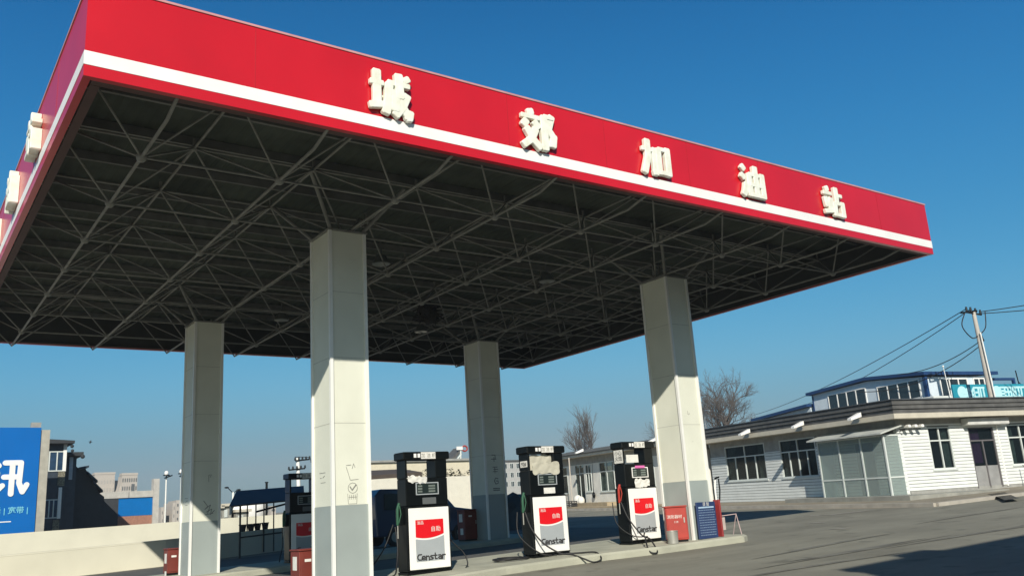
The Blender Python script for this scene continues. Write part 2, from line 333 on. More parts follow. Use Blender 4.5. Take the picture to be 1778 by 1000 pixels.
# ================================================================== CANOPY
H0,T0,LX,WY=6.9,8.24,20.18,18.17
can=thing('station_canopy','huge flat canopy with red fascia and white stripe on four tall cream columns','canopy',(10.09,9.08,gz(10,9)))
F=.10
ft=lambda:MB()
for lab,bx in (('front',(0,0,LX,F)),('left',(0,F+.002,F,WY-F-.002)),('right',(LX-F,F+.002,LX,WY-F-.002)),('back',(0,WY-F,LX,WY))):
    b=MB(); b.box(bx[0],bx[1],H0,bx[2],bx[3],T0); fo=b.build('fascia',m_red,can)
    s=.006; c=MB()
    c.box(bx[0]-s,bx[1]-s,7.06,bx[2]+s,bx[3]+s,7.255) if lab in('front','back') else c.box(bx[0]-s,bx[1],7.06,bx[2]+s,bx[3],7.255)
    c.build('stripe',m_white,fo)
    c=MB(); 
    c.box(bx[0]-.015,bx[1]-.015,T0+.001,bx[2]+.015,bx[3]+.02,T0+.035) if lab in('front','back') else c.box(bx[0]-.015,bx[1]+.03,T0+.001,bx[2]+.02,bx[3]-.03,T0+.035)
    c.build('coping',mat('coping_skylit_pink',(.62,.3,.3),rough=.5),fo)  # pink puts the sky-lit look of the top edge into the colour
    # faint panel joints
    c=MB()
    if lab=='front':
        for k in range(1,9): c=MB(); c.box(k*LX/9-.004,-.003,7.26,k*LX/9+.004,0,T0-.01); c.build('panel_joint',mat('joint_dark_red',(.42,.008,.015),rough=.5),fo)
    elif lab=='left':
        for k in range(1,8): c=MB(); c.box(-.003,k*WY/8-.004,7.26,0,k*WY/8+.004,T0-.01); c.build('panel_joint',mat('joint_dark_red',(.42,.008,.015),rough=.5),fo)
# dark sheet lining the inside of the fascia
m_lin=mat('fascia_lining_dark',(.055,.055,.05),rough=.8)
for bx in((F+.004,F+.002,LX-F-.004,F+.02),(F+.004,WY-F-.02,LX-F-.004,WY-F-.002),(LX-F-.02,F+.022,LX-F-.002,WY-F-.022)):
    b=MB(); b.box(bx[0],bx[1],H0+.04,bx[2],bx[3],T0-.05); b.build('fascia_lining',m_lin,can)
# inner bottom flange
for bx in((F+.025,F+.025,LX-F-.025,F+.16),(F+.025,WY-F-.16,LX-F-.025,WY-F-.025),(F+.025,F+.17,F+.15,WY-F-.17),(LX-F-.15,F+.17,LX-F-.025,WY-F-.17)):
    b=MB(); b.box(bx[0],bx[1],H0+.015,bx[2],bx[3],H0+.03); b.build('edge_flange',mat('flange_brown',(.09,.04,.035),rough=.7),can)
# corrugated deck
b=MB(); DZ=7.9; n=int((LX-.2)/.11); vs=[];x=.1
for i in range(n+1):
    xx=.1+(LX-.2)*i/n; z=DZ+(.028 if (i//1)%2 else 0)
    vs+=[(xx,.11,z),(xx,WY-.11,z)]
b.add(vs,[(2*i,2*i+2,2*i+3,2*i+1) for i in range(n)])
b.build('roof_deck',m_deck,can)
b=MB()
for j in range(13): y=.6+j*1.42; b.box(.12,y,DZ-.16,LX-.12,y+.06,DZ-.003)
b.build('purlin',mat('purlin_grey',(.2,.2,.185),rough=.7,var=.2),can)
SX,SY,X0,Y0,HB,HU=2.2113,2.2806,1.206,2.15,6.81,7.62
lo=lambda i,j:Vector((X0+i*SX,Y0+j*SY,HB))
up=lambda i,j:Vector((X0+(i+.5)*SX,Y0+(j+.5)*SY,HU))
for j in range(0,7):
    MB().tube([lo(0,j),lo(8,j)],.023).build('lower_chord',m_steel,can)
for i in range(9):
    MB().tube([(X0+i*SX,.13,HB+.12),lo(i,-.65),lo(i,7)-Vector((0,.12,0))],.028).build('lower_chord',m_steel,can)
for j in range(-1,7):
    MB().tube([up(-1,j),up(8,j)],.025).build('upper_chord',m_steel,can)
for i in range(-1,9):
    MB().tube([up(i,-1),up(i,6)],.025).build('upper_chord',m_steel,can)
for j in range(-1,8):
    b=MB()
    for i in range(9):
        p=lo(i,j) if j>=0 else Vector((X0+i*SX,.13,HB+.12))
        if j==7: p=lo(i,7)-Vector((0,.12,0))
        for di in(-1,0):
            for dj in(-1,0):
                if -1<=j+dj<=6: b.tube([p,up(i+di,j+dj)],.019,6)
    b.build('web_bracing',m_steel,can)
for j in range(-1,7):
    for i in range(-1,9):
        b=MB(); u=up(i,j); b.tube([u,(u.x,u.y,DZ-.1)],.03,6); b.ball(u,.06,8,5); b.build('purlin_stub',m_steel,can)
nb=MB(); nb.ball((0,0,0),.085,10,6); nb.local=True
nb0=nb.build('node_ball',m_steel,can)
o=can.location
first=True
for j in range(0,7):
    for i in range(9):
        q=nb0 if first else nb0.copy()
        if not first: COL.objects.link(q); q.parent=can
        first=False; q.location=lo(i,j)-o
# columns (cream above, grey below, pale corner trims)
COLS=[(5.54,4.5,1.44),(14.81,4.5,1.58),(5.47,13.32,1.39),(14.80,13.32,1.70)]
cw,cdp=.73,.88
labs=['column at the front left with circled tick mark','column at the front right beside the blue notice board','rear left column with scribbled writing','rear right column with faded stencil marks']
for ci,((cx,cy,bz),lb) in enumerate(zip(COLS,labs)):
    x0,x1,y0,y1=cx-cw/2,cx+cw/2,cy-cdp/2,cy+cdp/2; zb=gz(cx,cy)+.10; zt=6.74
    b=MB(); b.box(x0,y0,bz+.002,x1,y1,zt); col=b.build('column',m_cream,can); tag(col,lb)
    b=MB(); b.box(x0-.004,y0-.004,zb,x1+.004,y1+.004,bz); b.build('base_band',m_colgrey,col)
    t=.035
    for sx,sy in((x0,y0),(x1,y0),(x1,y1),(x0,y1)):
        b=MB(); b.box(sx-t if sx==x0 else sx-t*.8,sy-t if sy==y0 else sy-t*.8,zb+.001,sx+t*.8 if sx==x0 else sx+t,sy+t*.8 if sy==y0 else sy+t,zt-.002); b.build('corner_trim',m_trim,col)
    b=MB(); zj=4.12
    for zj in (2.95,4.2,5.5):
        for bx in ((x0+.04,y0-.003,zj-.005,x1-.04,y0,zj+.005),(x0-.003,y0+.04,zj-.005,x0,y1-.04,zj+.005)):
            b=MB(); b.box(*bx); b.build('panel_joint',mat('panel_joint_grey',(.5,.5,.43),rough=.9),col)
    b=MB()
    for sx in(-1,1):
        for sy in(-1,1): b.tube([(cx+sx*.3,cy+sy*.38,zt-.02),(cx+sx*1.0,cy+sy*1.05,HU)],.04,8)
    b.box(x0-.06,y0-.06,zt+.001,x1+.06,y1+.06,zt+.03); b.build('capital_bracket',m_steel,col)
    # marks left on the front face
    b=MB(); fy=y0-.002
    def mk(lines,x,z,size,wd=.5,fy=fy,col=col):
        bb=MB(); bb.strokes(lines,wd,(x,fy,z),(1,0,0),(0,0,1),(0,-1,0),.002,size,step=.0002); bb.build('painted_mark',m_fade,col)
    circ=[[(5+4.5*math.cos(a/12*2*math.pi),5+4.5*math.sin(a/12*2*math.pi)) for a in range(13)]]
    if ci==0:
        mk([[(0,8),(2,2),(2.6,0)],[(0,9),(3.2,9.3)],[(4,7),(5,10),(6,7.6)],[(3,0),(8,.4)]],x0+.27,1.89,.30,.3)
        mk(circ,x0+.29,1.64,.21,.4); mk([[(2.5,6),(4.4,3.2),(8,7.4)]],x0+.29,1.64,.21,1.1)
        mk([[(0,9),(.6,0),(9,0),(9.6,9)],[(2,8),(2,4)],[(4,8),(4,4)],[(6,8),(6,4)],[(8,8),(8,4)],[(1,6),(9,6)]],x0+.29,1.46,.2,.35)
    if ci==2:
        mk([[(0,10),(3,6),(1,4),(5,7),(3,1)],[(2,2),(6,4),(5,0),(8,3)],[(1,0),(7,1)]],x0+.32,1.55,.36,.4)
        mk([[(2,0),(2,9),(6,9)],[(4,6),(5,8)]],x0+.4,2.4,.2,.5)
    if ci==3:
        mk([[(1,9),(6,9),(6,4)],[(0,4),(7,4)],[(4,6),(4,1)]],x0+.24,2.72,.26,.9)
        mk([[(1,9),(8,9)],[(2,6),(9,6)],[(1,3),(8,3)],[(4,9),(4,1)]],x0+.26,2.35,.24,.9)
        mk([[(8,8),(4,9),(2,5),(4,1),(8,2),(8,5),(5,5)]],x0+.27,2.0,.24,1.1); mk([[(0,1),(9,1)],[(0,3),(9,3)]],x0+.26,1.8,.27,1.2)
    if ci==1:
        mk([[(2,0),(2,8)],[(2,0),(6,0),(6,3)]],x0+.25,3.2,.12,.6); mk([[(2,3),(5,3)]],x0+.3,2.5,.1,.8)
    if ci in(0,2):
        b=MB(); b.strokes([[(0,9),(9,9)],[(1,6),(3,6)],[(5,6),(8,7)],[(2,3),(9,3)]],.3,(x0-.002,y0+.6,bz+.35),(0,-1,0),(0,0,1),(-1,0,0),.002,.3,step=.0002); b.build('painted_mark',m_fade,col)
# raised characters of the sign
for ch,x in zip('城郊加油站',(3.98,6.92,9.81,12.69,15.56)):
    b=MB(); b.block(GLY[ch],2.1,1.35,(x+.03,-.03,7.28),(.99,0,0),(0,0,1),(0,-1,0),.065,.74)
    for q in(.2,.5): b.tube([(x+.1+q,-.035,7.5+q*.5),(x+.1+q,0,7.5+q*.5)],.02,6)
    tag(b.build('sign_character',m_letter,can),'raised white character %s on the red front fascia'%ch)
for ch,y in zip('站油加郊城',(3.75,6.55,9.45,12.4,15.4)):
    b=MB(); b.block(GLY[ch],1.75,1.1,(-.01,y+.70,7.29),(0,-1,0),(0,0,1),(-1,0,0),.14,.72)
    tag(b.build('sign_character',m_letter,can),'raised white character %s on the left side fascia'%ch)
# lamps under the canopy
for x,y in((7.6,6.6),(12.4,6.4),(17.1,6.4),(7.6,13.0),(12.4,13.2)):
    b=MB(); b.tube([(x,y,HU-.02),(x,y,7.2)],.02,6); b.cyl((x,y,7.0),.22,.12,.2,20); lf=b.build('canopy_lamp',mat('lamp_housing',(.13,.14,.13),rough=.4),can)
    b=MB(); b.cyl((x,y,6.985),.2,.2,.012,20); b.build('lens',mat('lamp_lens_dusty',(.2,.22,.2),rough=.3),lf)
# dark bundle hanging between the bars
p=AY(742,535,11.3); b=MB(); rnd=random.Random(3)
for k in range(90):
    d=Vector((rnd.uniform(-.34,.34),rnd.uniform(-.3,.3),rnd.uniform(-.5,.25))); a=rnd.uniform(0,6.28)
    q=Vector((p.x,p.y,7.25))+d*(1-.4*abs(d.z)); e=Vector((math.cos(a),math.sin(a),rnd.uniform(-.5,.5)))*.22
    b.tube([q-e,q+e],.022,4)
b.ball((p.x,p.y,7.15),.3,10,7,(1,1,1.3))
tag(b.build('bird_nest',m_dark),'dark ragged bird nest wedged in the steel bars under the canopy','nest')
# ================================================================== PUMPS
def hose(pts,r=.017): # smooth a polyline
    P=[Vector(p) for p in pts]; out=[]
    P=[P[0]]+P+[P[-1]]
    for i in range(1,len(P)-2):
        for k in range(8):
            t=k/8; a,b_,c,d=P[i-1],P[i],P[i+1],P[i+2]
            out.append(.5*((2*b_)+(c-a)*t+(2*a-5*b_+4*c-d)*t*t+(3*b_-a-3*c+d)*t**3))
    out.append(P[-2]); return out
FR=lambda:FRONT
def pump(loc,label,style,group='fuel pumps on the islands',col='gr'):
    t=thing('fuel_pump',label,'fuel pump',loc,0,group)
    def MBL(): b=MB(); b.local=True; return b
    def bl(b,name,m,par=t,bev=0): b.local=True; return b.build(name,m,par,bevel=bev)
    W=.52
    b=MB(); b.bbox(-W,-.33,0,W,.09,.045,.008); bl(b,'plinth',m_black)
    b=MB(); b.bbox(-W,-.34,.047,W,.08,1.34,.02); bl(b,'cabinet',m_black)
    # door panel in front
    b=MB(); b.bbox(-.475,-.365,.09,.475,-.342,1.30,.008); dp=bl(b,'door_panel',m_white)
    y=-.3665
    def poly(pts,y0,y1,nm,m,par):
        n=len(pts); q=MB(); q.add([(x,y0,z) for x,z in pts]+[(x,y1,z) for x,z in pts],[tuple(range(n)),tuple(range(2*n-1,n-1,-1))]+[(i,n+i,n+(i+1)%n,(i+1)%n) for i in range(n)]); return bl(q,nm,m,par)
    arc=lambda z,dx=.35:[(-dx+2*dx*k/12, z-.055*(1-((k-5.2)/6.4)**2)+.02*(k/12)) for k in range(13)]
    poly([(.33,1.06),(-.33,1.06)]+arc(.74,.33),y-.003,y,'red_badge',m_badger,dp)
    poly([(-.33,.24),(.34,.24)]+[(x,z-.035) for x,z in reversed(arc(.74,.335))],y-.003,y,'grey_badge',m_badgeg,dp)
    LAT={'C':[[(8,9),(3,9),(1,6.5),(1,3.5),(3,1),(8,1)]],'e':[[(1,3.4),(7,3.4),(6,6.2),(2.5,6.2),(1,3.4),(2.5,.9),(7,.9)]],'n':[[(1.6,.2),(1.6,6.4)],[(1.6,5.4),(5,6.1),(6.7,4.6),(6.7,.2)]],
     's':[[(7,6.2),(2.5,6.2),(1.6,4.7),(6.6,2.4),(5.6,.9),(1,.9)]],'t':[[(3,9.6),(3,1),(6.4,1)],[(1,6.2),(6,6.2)]],'a':[[(1.5,6.2),(5.4,6.2),(6.8,4.8),(6.8,.3)],[(6.8,3.7),(2.6,3.5),(1.3,2.2),(2.6,.9),(6.4,.9)]],'r':[[(1.6,.2),(1.6,6.4)],[(1.6,4.6),(3.6,6.2),(6.4,6.2)]]}
    for k_,c_ in enumerate('Censtar'):
        b=MB(); b.strokes(LAT[c_],2.05,(-.315+.096*k_,-.3695,.262),(1,0,0),(0,0,1),(0,-1,0),.003,.128,step=.0003); bl(b,'badge_letter',m_ink,dp)
    text('自',.115,(.08,y-.006,.86),FRONT,m_paper,'badge_mark',dp,.001,0); text('助',.115,(.20,y-.006,.86),FRONT,m_paper,'badge_mark',dp,.001,0)
    text('油品',.08,(-.22,y-.006,1.0),FRONT,m_paper,'badge_mark',dp,.001,0)
    # upper unit
    b=MB(); b.bbox(-W+.02,-.32,1.342,W-.02,.06,1.90,.015); uu=bl(b,'computer_head',m_black)
    b=MB(); b.bbox(-W+.02,-.32,1.902,-.455,.06,2.275,.008); bl(b,'post',m_black)
    b=MB(); b.bbox(.22,-.32,1.902,W-.02,.06,2.275,.01); bl(b,'post',m_black)
    b=MB(); b.bbox(-.55,-.36,2.277,.56,.09,2.44,.02); hd=bl(b,'header',m_black)
    b=MB(); b.box(-.14,-.366,2.29,.21,-.361,2.43); bl(b,'header_plate',m_paper,hd)
    for q in(-.28,-.19): b=MB(); b.box(q-.03,-.366,2.32,q+.03,-.361,2.40); bl(b,'header_mark',m_white,hd)
    text('加 油 机',.10,(.04,-.368,2.355),FRONT,m_fade,'header_lettering',hd,.001,0)
    # display
    dz=1.56
    m_=m_white if style==3 else m_lcd
    b=MB()
    for (xa,za,xb,zb_) in((-.27,dz,.27,dz+.02),(-.27,dz+.23,.27,dz+.25),(-.27,dz+.021,-.25,dz+.229),(.25,dz+.021,.27,dz+.229)): b.box(xa,-.338,za,xb,-.3215,zb_)
    ds=bl(b,'display_frame',m_ if style==3 else m_badgeg)
    b=MB(); b.box(-.248,-.330,dz+.022,.248,-.3215,dz+.228); bl(b,'display_glass',mat('display_dark',(.02,.03,.028),rough=.15,var=.1),ds)
    for q,(xx,ww) in enumerate(((-.17,.1),(.11,.16))):
        for r_ in range(3): b=MB(); b.box(xx-ww/2,-.3335,dz+.05+.055*r_,xx+ww/2,-.3305,dz+.085+.055*r_); bl(b,'display_digit',mat('digit_grey',(.16,.19,.17),rough=.4),ds)
    b=MB(); b.box(-.12,-.333,1.37,.2,-.3215,1.50); bl(b,'keypad',mat('keypad_grey',(.13,.14,.14),rough=.3) if style!=2 else m_paper)
    # side holster with nozzle and hose on the left
    hc=m_green if col=='gr' else m_redbox
    b=MB(); b.bbox(-W-.09,-.24,.98,-W-.002,-.04,1.32,.015); hs=bl(b,'nozzle_holster',m_black)
    b=MB(); b.tube(hose([(-W-.09,-.22,1.42),(-W-.12,-.20,1.30),(-W-.12,-.19,1.12),(-W-.11,-.17,.98)]),[.03]*24+[.022],8)
    b.tube([(-W-.09,-.22,1.40),(-W-.07,-.25,1.2),(-W-.11,-.22,1.02)],.012,6); nz=bl(b,'nozzle',hc)
    b=MB(); b.tube([(-W-.11,-.17,.98),(-W-.10,-.15,.72)],.014,6); bl(b,'spout',m_galv,nz)
    b=MB(); b.bbox(W+.002,-.24,.98,W+.07,-.06,1.32,.015); bl(b,'nozzle_holster',m_black)
    return t,bl
islz=lambda x,y:gz(x,y)+.16
py_=4.95+.34+.025
def pz(x): return (x,py_,islz(x,py_)-.004)
t1,bl=pump(pz(7.695),'black fuel pump with crumpled paper in its open top, nearest to the big front column',1)
b=MB(); rnd=random.Random(5)
# crumpled cloth/paper in the gap
def rag(bl,x0,x1,z0,z1,y,par,m,seed,name='crumpled_paper'):
    r=random.Random(seed); nx,nz_=12,5; vs=[];fs=[]
    for j in range(nz_+1):
        for i in range(nx+1):
            x=x0+(x1-x0)*i/nx; zz=z0+(z1-z0)*j/nz_; yy=y+r.uniform(-.014,.014)
            if j==0: zz-=r.uniform(0,.08)
            if j==nz_: zz+=r.uniform(-.05,.03)
            vs.append((x,yy,zz))
    for j in range(nz_):
        for i in range(nx): a=j*(nx+1)+i; fs.append((a,a+1,a+nx+2,a+nx+1))
    k=MB(); k.add(vs,fs); o=bl(k,name,m,par); s=o.modifiers.new('s','SOLIDIFY'); s.thickness=.004; s2=o.modifiers.new('u','SUBSURF'); s2.levels=1; s2.render_levels=1; return o
rag(bl,-.46,.0,1.84,1.95,-.35,t1,m_paper,4)
b=MB(); b.tube(hose([(-.6,.0,.95),(-.62,-.12,.55),(-.75,-.3,.2),(-.95,-.55,.04),(-1.3,-.6,.02)]),.016,6); bl(b,'hose',m_rub,t1)
b=MB(); b.tube(hose([(-.62,.05,1.0),(-.78,.1,.6),(-1.0,.2,.25),(-1.25,.25,.03)]),.014,6); bl(b,'hose',m_rub,t1)
b=MB(); b.tube(hose([(.53,.0,1.05),(.7,-.02,.62),(.95,-.1,.34),(1.0,-.18,.12),(.9,-.25,.02)]),.014,6); bl(b,'hose',m_rub,t1)
t2,bl=pump(pz(10.865),'black fuel pump with beige paper filling its open top, middle of the front row',2)
rag(bl,-.45,.215,1.95,2.27,-.25,t2,mat('beige_paper',(.52,.5,.4),rough=.85,var=.1),8); rag(bl,-.42,.36,1.84,2.08,-.35,t2,mat('beige_paper',(.52,.5,.4)),9)
SIDE=Euler((math.pi/2,0,-math.pi/2))
b=MB(); b.box(-.504,-.27,1.98,-.5005,-.0,2.12); s_=bl(b,'sticker',m_paper,t2)
text('92#',.12,(-.506,-.135,2.045),SIDE,m_ink,'sticker_lettering',s_,.001,.002)
b=MB(); b.tube(hose([(-.60,-.2,1.0),(-.58,-.38,.62),(-.45,-.62,.3),(-.2,-.85,.08),(-.05,-1.1,.03),(.05,-1.36,-.06),(.2,-1.5,-.14),(.5,-1.4,-.1),(.62,-1.1,.03),(.5,-.7,.03),(.25,-.5,.03),(.05,-.48,.03)]),.018,8); bl(b,'hose',m_rub,t2)
b=MB(); b.tube(hose([(-.6,.1,1.0),(-.66,.0,.5),(-.45,-.45,.1),(-.1,-.6,.03)]),.016,6); bl(b,'hose',m_rub,t2)
t3,bl=pump(pz(13.775),'black fuel pump with white framed display and pink tape beside the bright red cabinet',3,col='red')
b=MB(); b.box(-.16,-.345,1.79,.16,-.339,1.85); bl(b,'pink_tape',m_pink,t3)
b=MB(); b.box(-.504,-.30,1.93,-.5005,.02,2.25); s_=bl(b,'sticker',m_paper,t3)
text('小心\n火烛',.13,(-.506,-.14,2.10),SIDE,m_ink,'sticker_lettering',s_,.001,0)
b=MB(); b.box(-.42,-.335,1.93,-.02,-.3305,2.12); bl(b,'sticker',m_paper,t3)
rag(bl,-.22,.28,1.36,1.53,-.345,t3,m_paper,11)
b=MB(); b.tube(hose([(-.60,-.2,1.0),(-.58,-.38,.62),(-.5,-.66,.25),(-.62,-.95,.16),(-.95,-1.3,.12),(-1.1,-1.56,-.12),(-.92,-1.62,-.14),(-.8,-1.3,.13),(-.55,-.85,.17),(-.3,-.6,.25)]),.018,8); bl(b,'hose',m_rub,t3)
b=MB(); b.tube(hose([(-.62,.1,1.0),(-.66,-.05,.5),(-.5,-.4,.2),(-.2,-.6,.16)]),.014,6); bl(b,'hose',m_rub,t3)
x=8.42;y=13.5
t4,bl=pump((x,y,islz(x,y)-.004),'shaded black fuel pump on the far island, half hidden behind the front left column',1)
b=MB(); b.tube(hose([(-.6,.0,.95),(-.64,-.12,.45),(-.75,-.25,.2),(-.8,-.3,.04)]),.016,6); bl(b,'hose',m_rub,t4)
# loose coil of hose lying on the island
p=GP(888,971,.18); b=MB(); pts=[]
for k in range(46):
    a=k/46*5.6*math.pi; r=.34+.05*math.sin(k*.9); pts.append((p.x+r*math.cos(a)*1.1,p.y+r*math.sin(a)*.9+.02*k/46,islz(p.x,p.y)+.025+.03*k/46))
b.tube(pts,.02,6); tag(b.build('hose_coil',m_rub),'dark hose coiled loosely on the concrete island between the first two pumps','hose')
# ================================================================== SMALL THINGS ON THE FORECOURT
def cabinet(x,y,z,w_,d,h,m,label,lines=True,rz=0):
    t=thing('fire_cabinet',label,'fire cabinet',(x,y,z),rz,'red fire cabinets by the columns')
    def bl(b,n,mm,par=t): b.local=True; return b.build(n,mm,par)
    b=MB(); b.bbox(-w_/2,-d/2,.05,w_/2,d/2,h,.012); bd=bl(b,'body',m)
    b=MB(); b.bbox(-w_/2-.02,-d/2-.025,h+.001,w_/2+.02,d/2+.02,h+.035,.008); bl(b,'lid',m)
    b=MB(); b.box(-w_/2+.02,-d/2+.02,0,w_/2-.02,d/2-.02,.049); bl(b,'foot',m_black)
    b=MB(); b.bbox(-w_/2+.03,-d/2-.014,.09,w_/2-.03,-d/2-.001,h-.04,.004); dr=bl(b,'door',m)
    b=MB(); b.box(w_/2-.09,-d/2-.035,h*.55,w_/2-.065,-d/2-.015,h*.55+.12); bl(b,'handle',m_galv,dr)
    if lines:
        text('消防器材',.09,(-.05,-d/2-.017,h-.22),FRONT,m_paper,'door_lettering',dr,.001,0); text('119',.07,(-.02,-d/2-.017,h-.34),FRONT,m_paper,'door_lettering',dr,.001,0)
    else:
        b=MB(); b.box(-.1,-d/2-.018,h-.2,.03,-d/2-.015,h-.15); bl(b,'door_label',m_paper,dr)
        b=MB(); b.box(-w_/2-.004,-.1,h-.35,-w_/2-.001,.1,h-.1); bl(b,'side_sticker',m_paper,bd); b=MB(); b.box(-w_/2-.004,-.12,h-.75,-w_/2-.001,.05,h-.55); bl(b,'side_sticker',m_paper,bd)
    return t
cabinet(14.07,4.22,islz(14.0,4.2)-.002,.50,.36,.80,m_redbox,'bright red fire cabinet with white lettering at the foot of the front right column',True,R_(-38))
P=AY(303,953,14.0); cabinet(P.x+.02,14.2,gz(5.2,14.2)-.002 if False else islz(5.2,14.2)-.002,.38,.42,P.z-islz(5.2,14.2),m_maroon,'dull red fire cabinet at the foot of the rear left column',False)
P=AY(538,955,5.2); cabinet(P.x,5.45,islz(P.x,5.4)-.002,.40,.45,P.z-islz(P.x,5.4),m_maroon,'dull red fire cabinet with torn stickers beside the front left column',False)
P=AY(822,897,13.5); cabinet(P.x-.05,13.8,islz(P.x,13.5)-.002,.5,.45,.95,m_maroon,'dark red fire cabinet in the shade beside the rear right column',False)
# blue notice board leaning on the front right column
nb_=thing('notice_board','dark blue notice board with rows of small writing standing by the front right column','notice board',(14.83,3.93,islz(14.8,3.9)))
b=MB(); b.local=True; b.bbox(-.33,-.02,.0,.33,.02,.86,.006); bd=b.build('board',m_navy,nb_)
b=MB(); b.local=True
for k in range(11):
    z=.66-.058*k; r=random.Random(k)
    x=-.28
    while x<.27:
        l=r.uniform(.03,.09); b.box(x,-.0235,z,min(x+l,.29),-.0205,z+.018); x+=l+.015
b.build('writing',mat('writing_blue_grey',(.22,.3,.42),rough=.7),bd)
b=MB(); b.local=True; b.box(-.27,-.024,.715,.27,-.0205,.75); b.build('heading_bar',mat('heading_pale',(.4,.55,.7)),bd)
text('须 知',.1,(0,-.0235,.8),FRONT,m_paper,'heading',bd,.001,0)
# red and white post with black handle
P=GP(1247,930,.16); t=thing('warning_post','red and white upright post with a black handle right of the blue notice board','post',(15.27,3.95,islz(15.3,3.95)))
b=MB(); b.local=True; b.bbox(-.025,-.10,0,.025,.10,.88,.008); b.build('red_panel',mat('post_red',(.3,.03,.03),rough=.55,var=.1),t)
b=MB(); b.local=True; b.tube([(0,0,.85),(.0,0,1.15),(.04,0,1.36)],.022,8); b.build('white_bar',m_white,t)
b=MB(); b.local=True; b.tube([(.06,-.05,.85),(.10,-.06,1.1),(.11,-.05,1.38)],.018,8); b.tube([(.0,-.03,1.39),(.13,-.05,1.42)],.022,8); b.build('handle',m_black,t)
# metal bucket
P=GP(1167,941,.16); t=thing('metal_bucket','small galvanised bucket standing in front of the bright red cabinet','bucket',(13.62,3.93,islz(13.7,4.0)))
b=MB(); b.local=True; b.cyl((0,0,0),.12,.13,.28,20); b.build('body',m_galv,t)
b=MB(); b.local=True; b.tube([(.132*math.cos(a*.5236),.132*math.sin(a*.5236),.28) for a in range(13)],.01,6); b.build('rim',m_galv,t)
# folding barrier frame at the island end
P=GP(1262,941); t=thing('folding_frame','low folding metal frame with a paper sheet at the right end of the front island','frame',(P.x,P.y,gz(P.x,P.y)),R_(-14))
b=MB(); b.local=True; b.tube([(-.32,0,0),(-.30,.02,.62),(.38,.02,.66),(.46,-.05,0)],.014,6); b.tube([(.46,-.05,.0),(.38,.3,0)],.012,6); b.tube([(.38,.02,.66),(.38,.3,0)],.012,6); b.build('frame',mat('frame_pale_pink',(.55,.42,.4),rough=.6),t)
b=MB(); b.local=True; b.box(-.28,-.005,.30,.02,.0,.6); b.build('paper_sheet',mat('paper_pinkish',(.5,.42,.38)),t)
# ================================================================== SHOP (right)
P0=Vector((32.1,9.05,0)); D1=Vector((.2394,.971,0)); D2=Vector((.971,-.2394,0)); ZS=.556
def LF(v): # (u along the left facade, v along the right one, height) ; inside is +u +v
    return P0+D1*v.x+D2*v.y+Vector((0,0,ZS+v.z+.017*v.x))
def intervals(a,b,holes): # subtract
    out=[(a,b)]
    for h0,h1 in holes:
        nw=[]
        for s,e in out:
            if h1<=s or h0>=e: nw.append((s,e))
            else:
                if h0>s: nw.append((s,h0))
                if h1<e: nw.append((h1,e))
        out=nw
    return out
def clad(axis,a0,a1,z0,z1,holes,front,board=.135,gap=.016,th=.025,zsmooth=None):
    """boards on a facade; axis 'u' = left facade (v=front), 'v' = right facade (u=front)"""
    b=MB(LF); back=MB(LF); z=z0
    def q(mb,s,e,za,zb,f0,f1):
        if e-s<.01: return
        if axis=='u': mb.hexa([LFx(s,f1),LFx(e,f1),LFx(e,f0),LFx(s,f0)],[]) if 0 else mb.box(s,f0,za,e,f1,zb)
        else: mb.box(f0,s,za,f1,e,zb)
    rj=random.Random(int(a1*10)+int(z0*7))
    while z<z1-.02:
        zt=min(z+board-gap,z1); zm=(z+zt)/2
        hs=[(h[0],h[1]) for h in holes if h[2]<zm<h[3]]
        for s,e in intervals(a0,a1,hs): q(b,s,e,z+rj.uniform(0,.004),zt+rj.uniform(-.004,.002),front-th-rj.uniform(0,.008),front)
        z+=board
    # backing wall with real openings
    zs=sorted({z0,z1,*[h[2] for h in holes if z0<h[2]<z1],*[h[3] for h in holes if z0<h[3]<z1]})
    for za,zb in zip(zs,zs[1:]):
        hs=[(h[0],h[1]) for h in holes if h[2]<(za+zb)/2<h[3]]
        for s,e in intervals(a0,a1,hs): q(back,s,e,za,zb,front+.001,front+.2)
    return b,back
shop=thing('station_shop','single storey white clad station shop with ribbed grey eaves and glass porch at its corner','shop',P0+Vector((0,0,ZS)))
HW=2.98 # wall top
WL=[(8.68,12.03,1.16,2.93),(4.95,7.5,1.16,2.93)]
UL=13.4; VR=16.0
b,bk=clad('u',.05,UL,.1,2.45,WL,0); b.build('cladding',m_clad,shop)
b2,bk2=clad('v',.05,VR,.35,HW,[(1.62,2.86,1.13,2.86),(3.88,5.36,.2,2.8),(6.14,7.7,1.13,2.86),(10,12,1.13,2.86)],0); b2.build('cladding',m_clad,shop)
for (bb) in(bk,bk2): bb.build('wall',m_gap,shop)
_,bk3=clad('u',.2,UL,2.452,HW,[(h[0],h[1],h[2],h[3]) for h in WL],0); bk3.build('lintel_wall',m_render,shop)
VD,UD=7.0,4.6    # depth of the two wings of the L
for bx in((UL-.2,.22,-.2,UL,VD-.2,HW),(.22,.001,-.3,UL-.21,.15,.098),(.001,.22,-.3,.15,VR,.348),(UD,VD-.2,-.2,UL,VD,HW),(UD-.2,VD+.001,-.2,UD,VR,HW),(.21,VR-.2,-.2,UD-.21,VR,HW)):
    b=MB(LF); b.box(*bx); b.build('wall',m_render,shop)
b=MB(LF); b.prism([(.3,.3),(UL-.3,.3),(UL-.3,VD-.3),(UD-.3,VD-.3),(UD-.3,VR-.3),(.3,VR-.3)],.0,.3); b.build('floor',m_render,shop)
def Lp(o): return [(-o,-o),(UL+.4,-o),(UL+.4,VD+.4),(UD+.4,VD+.4),(UD+.4,VR+.5),(-o,VR+.5)]
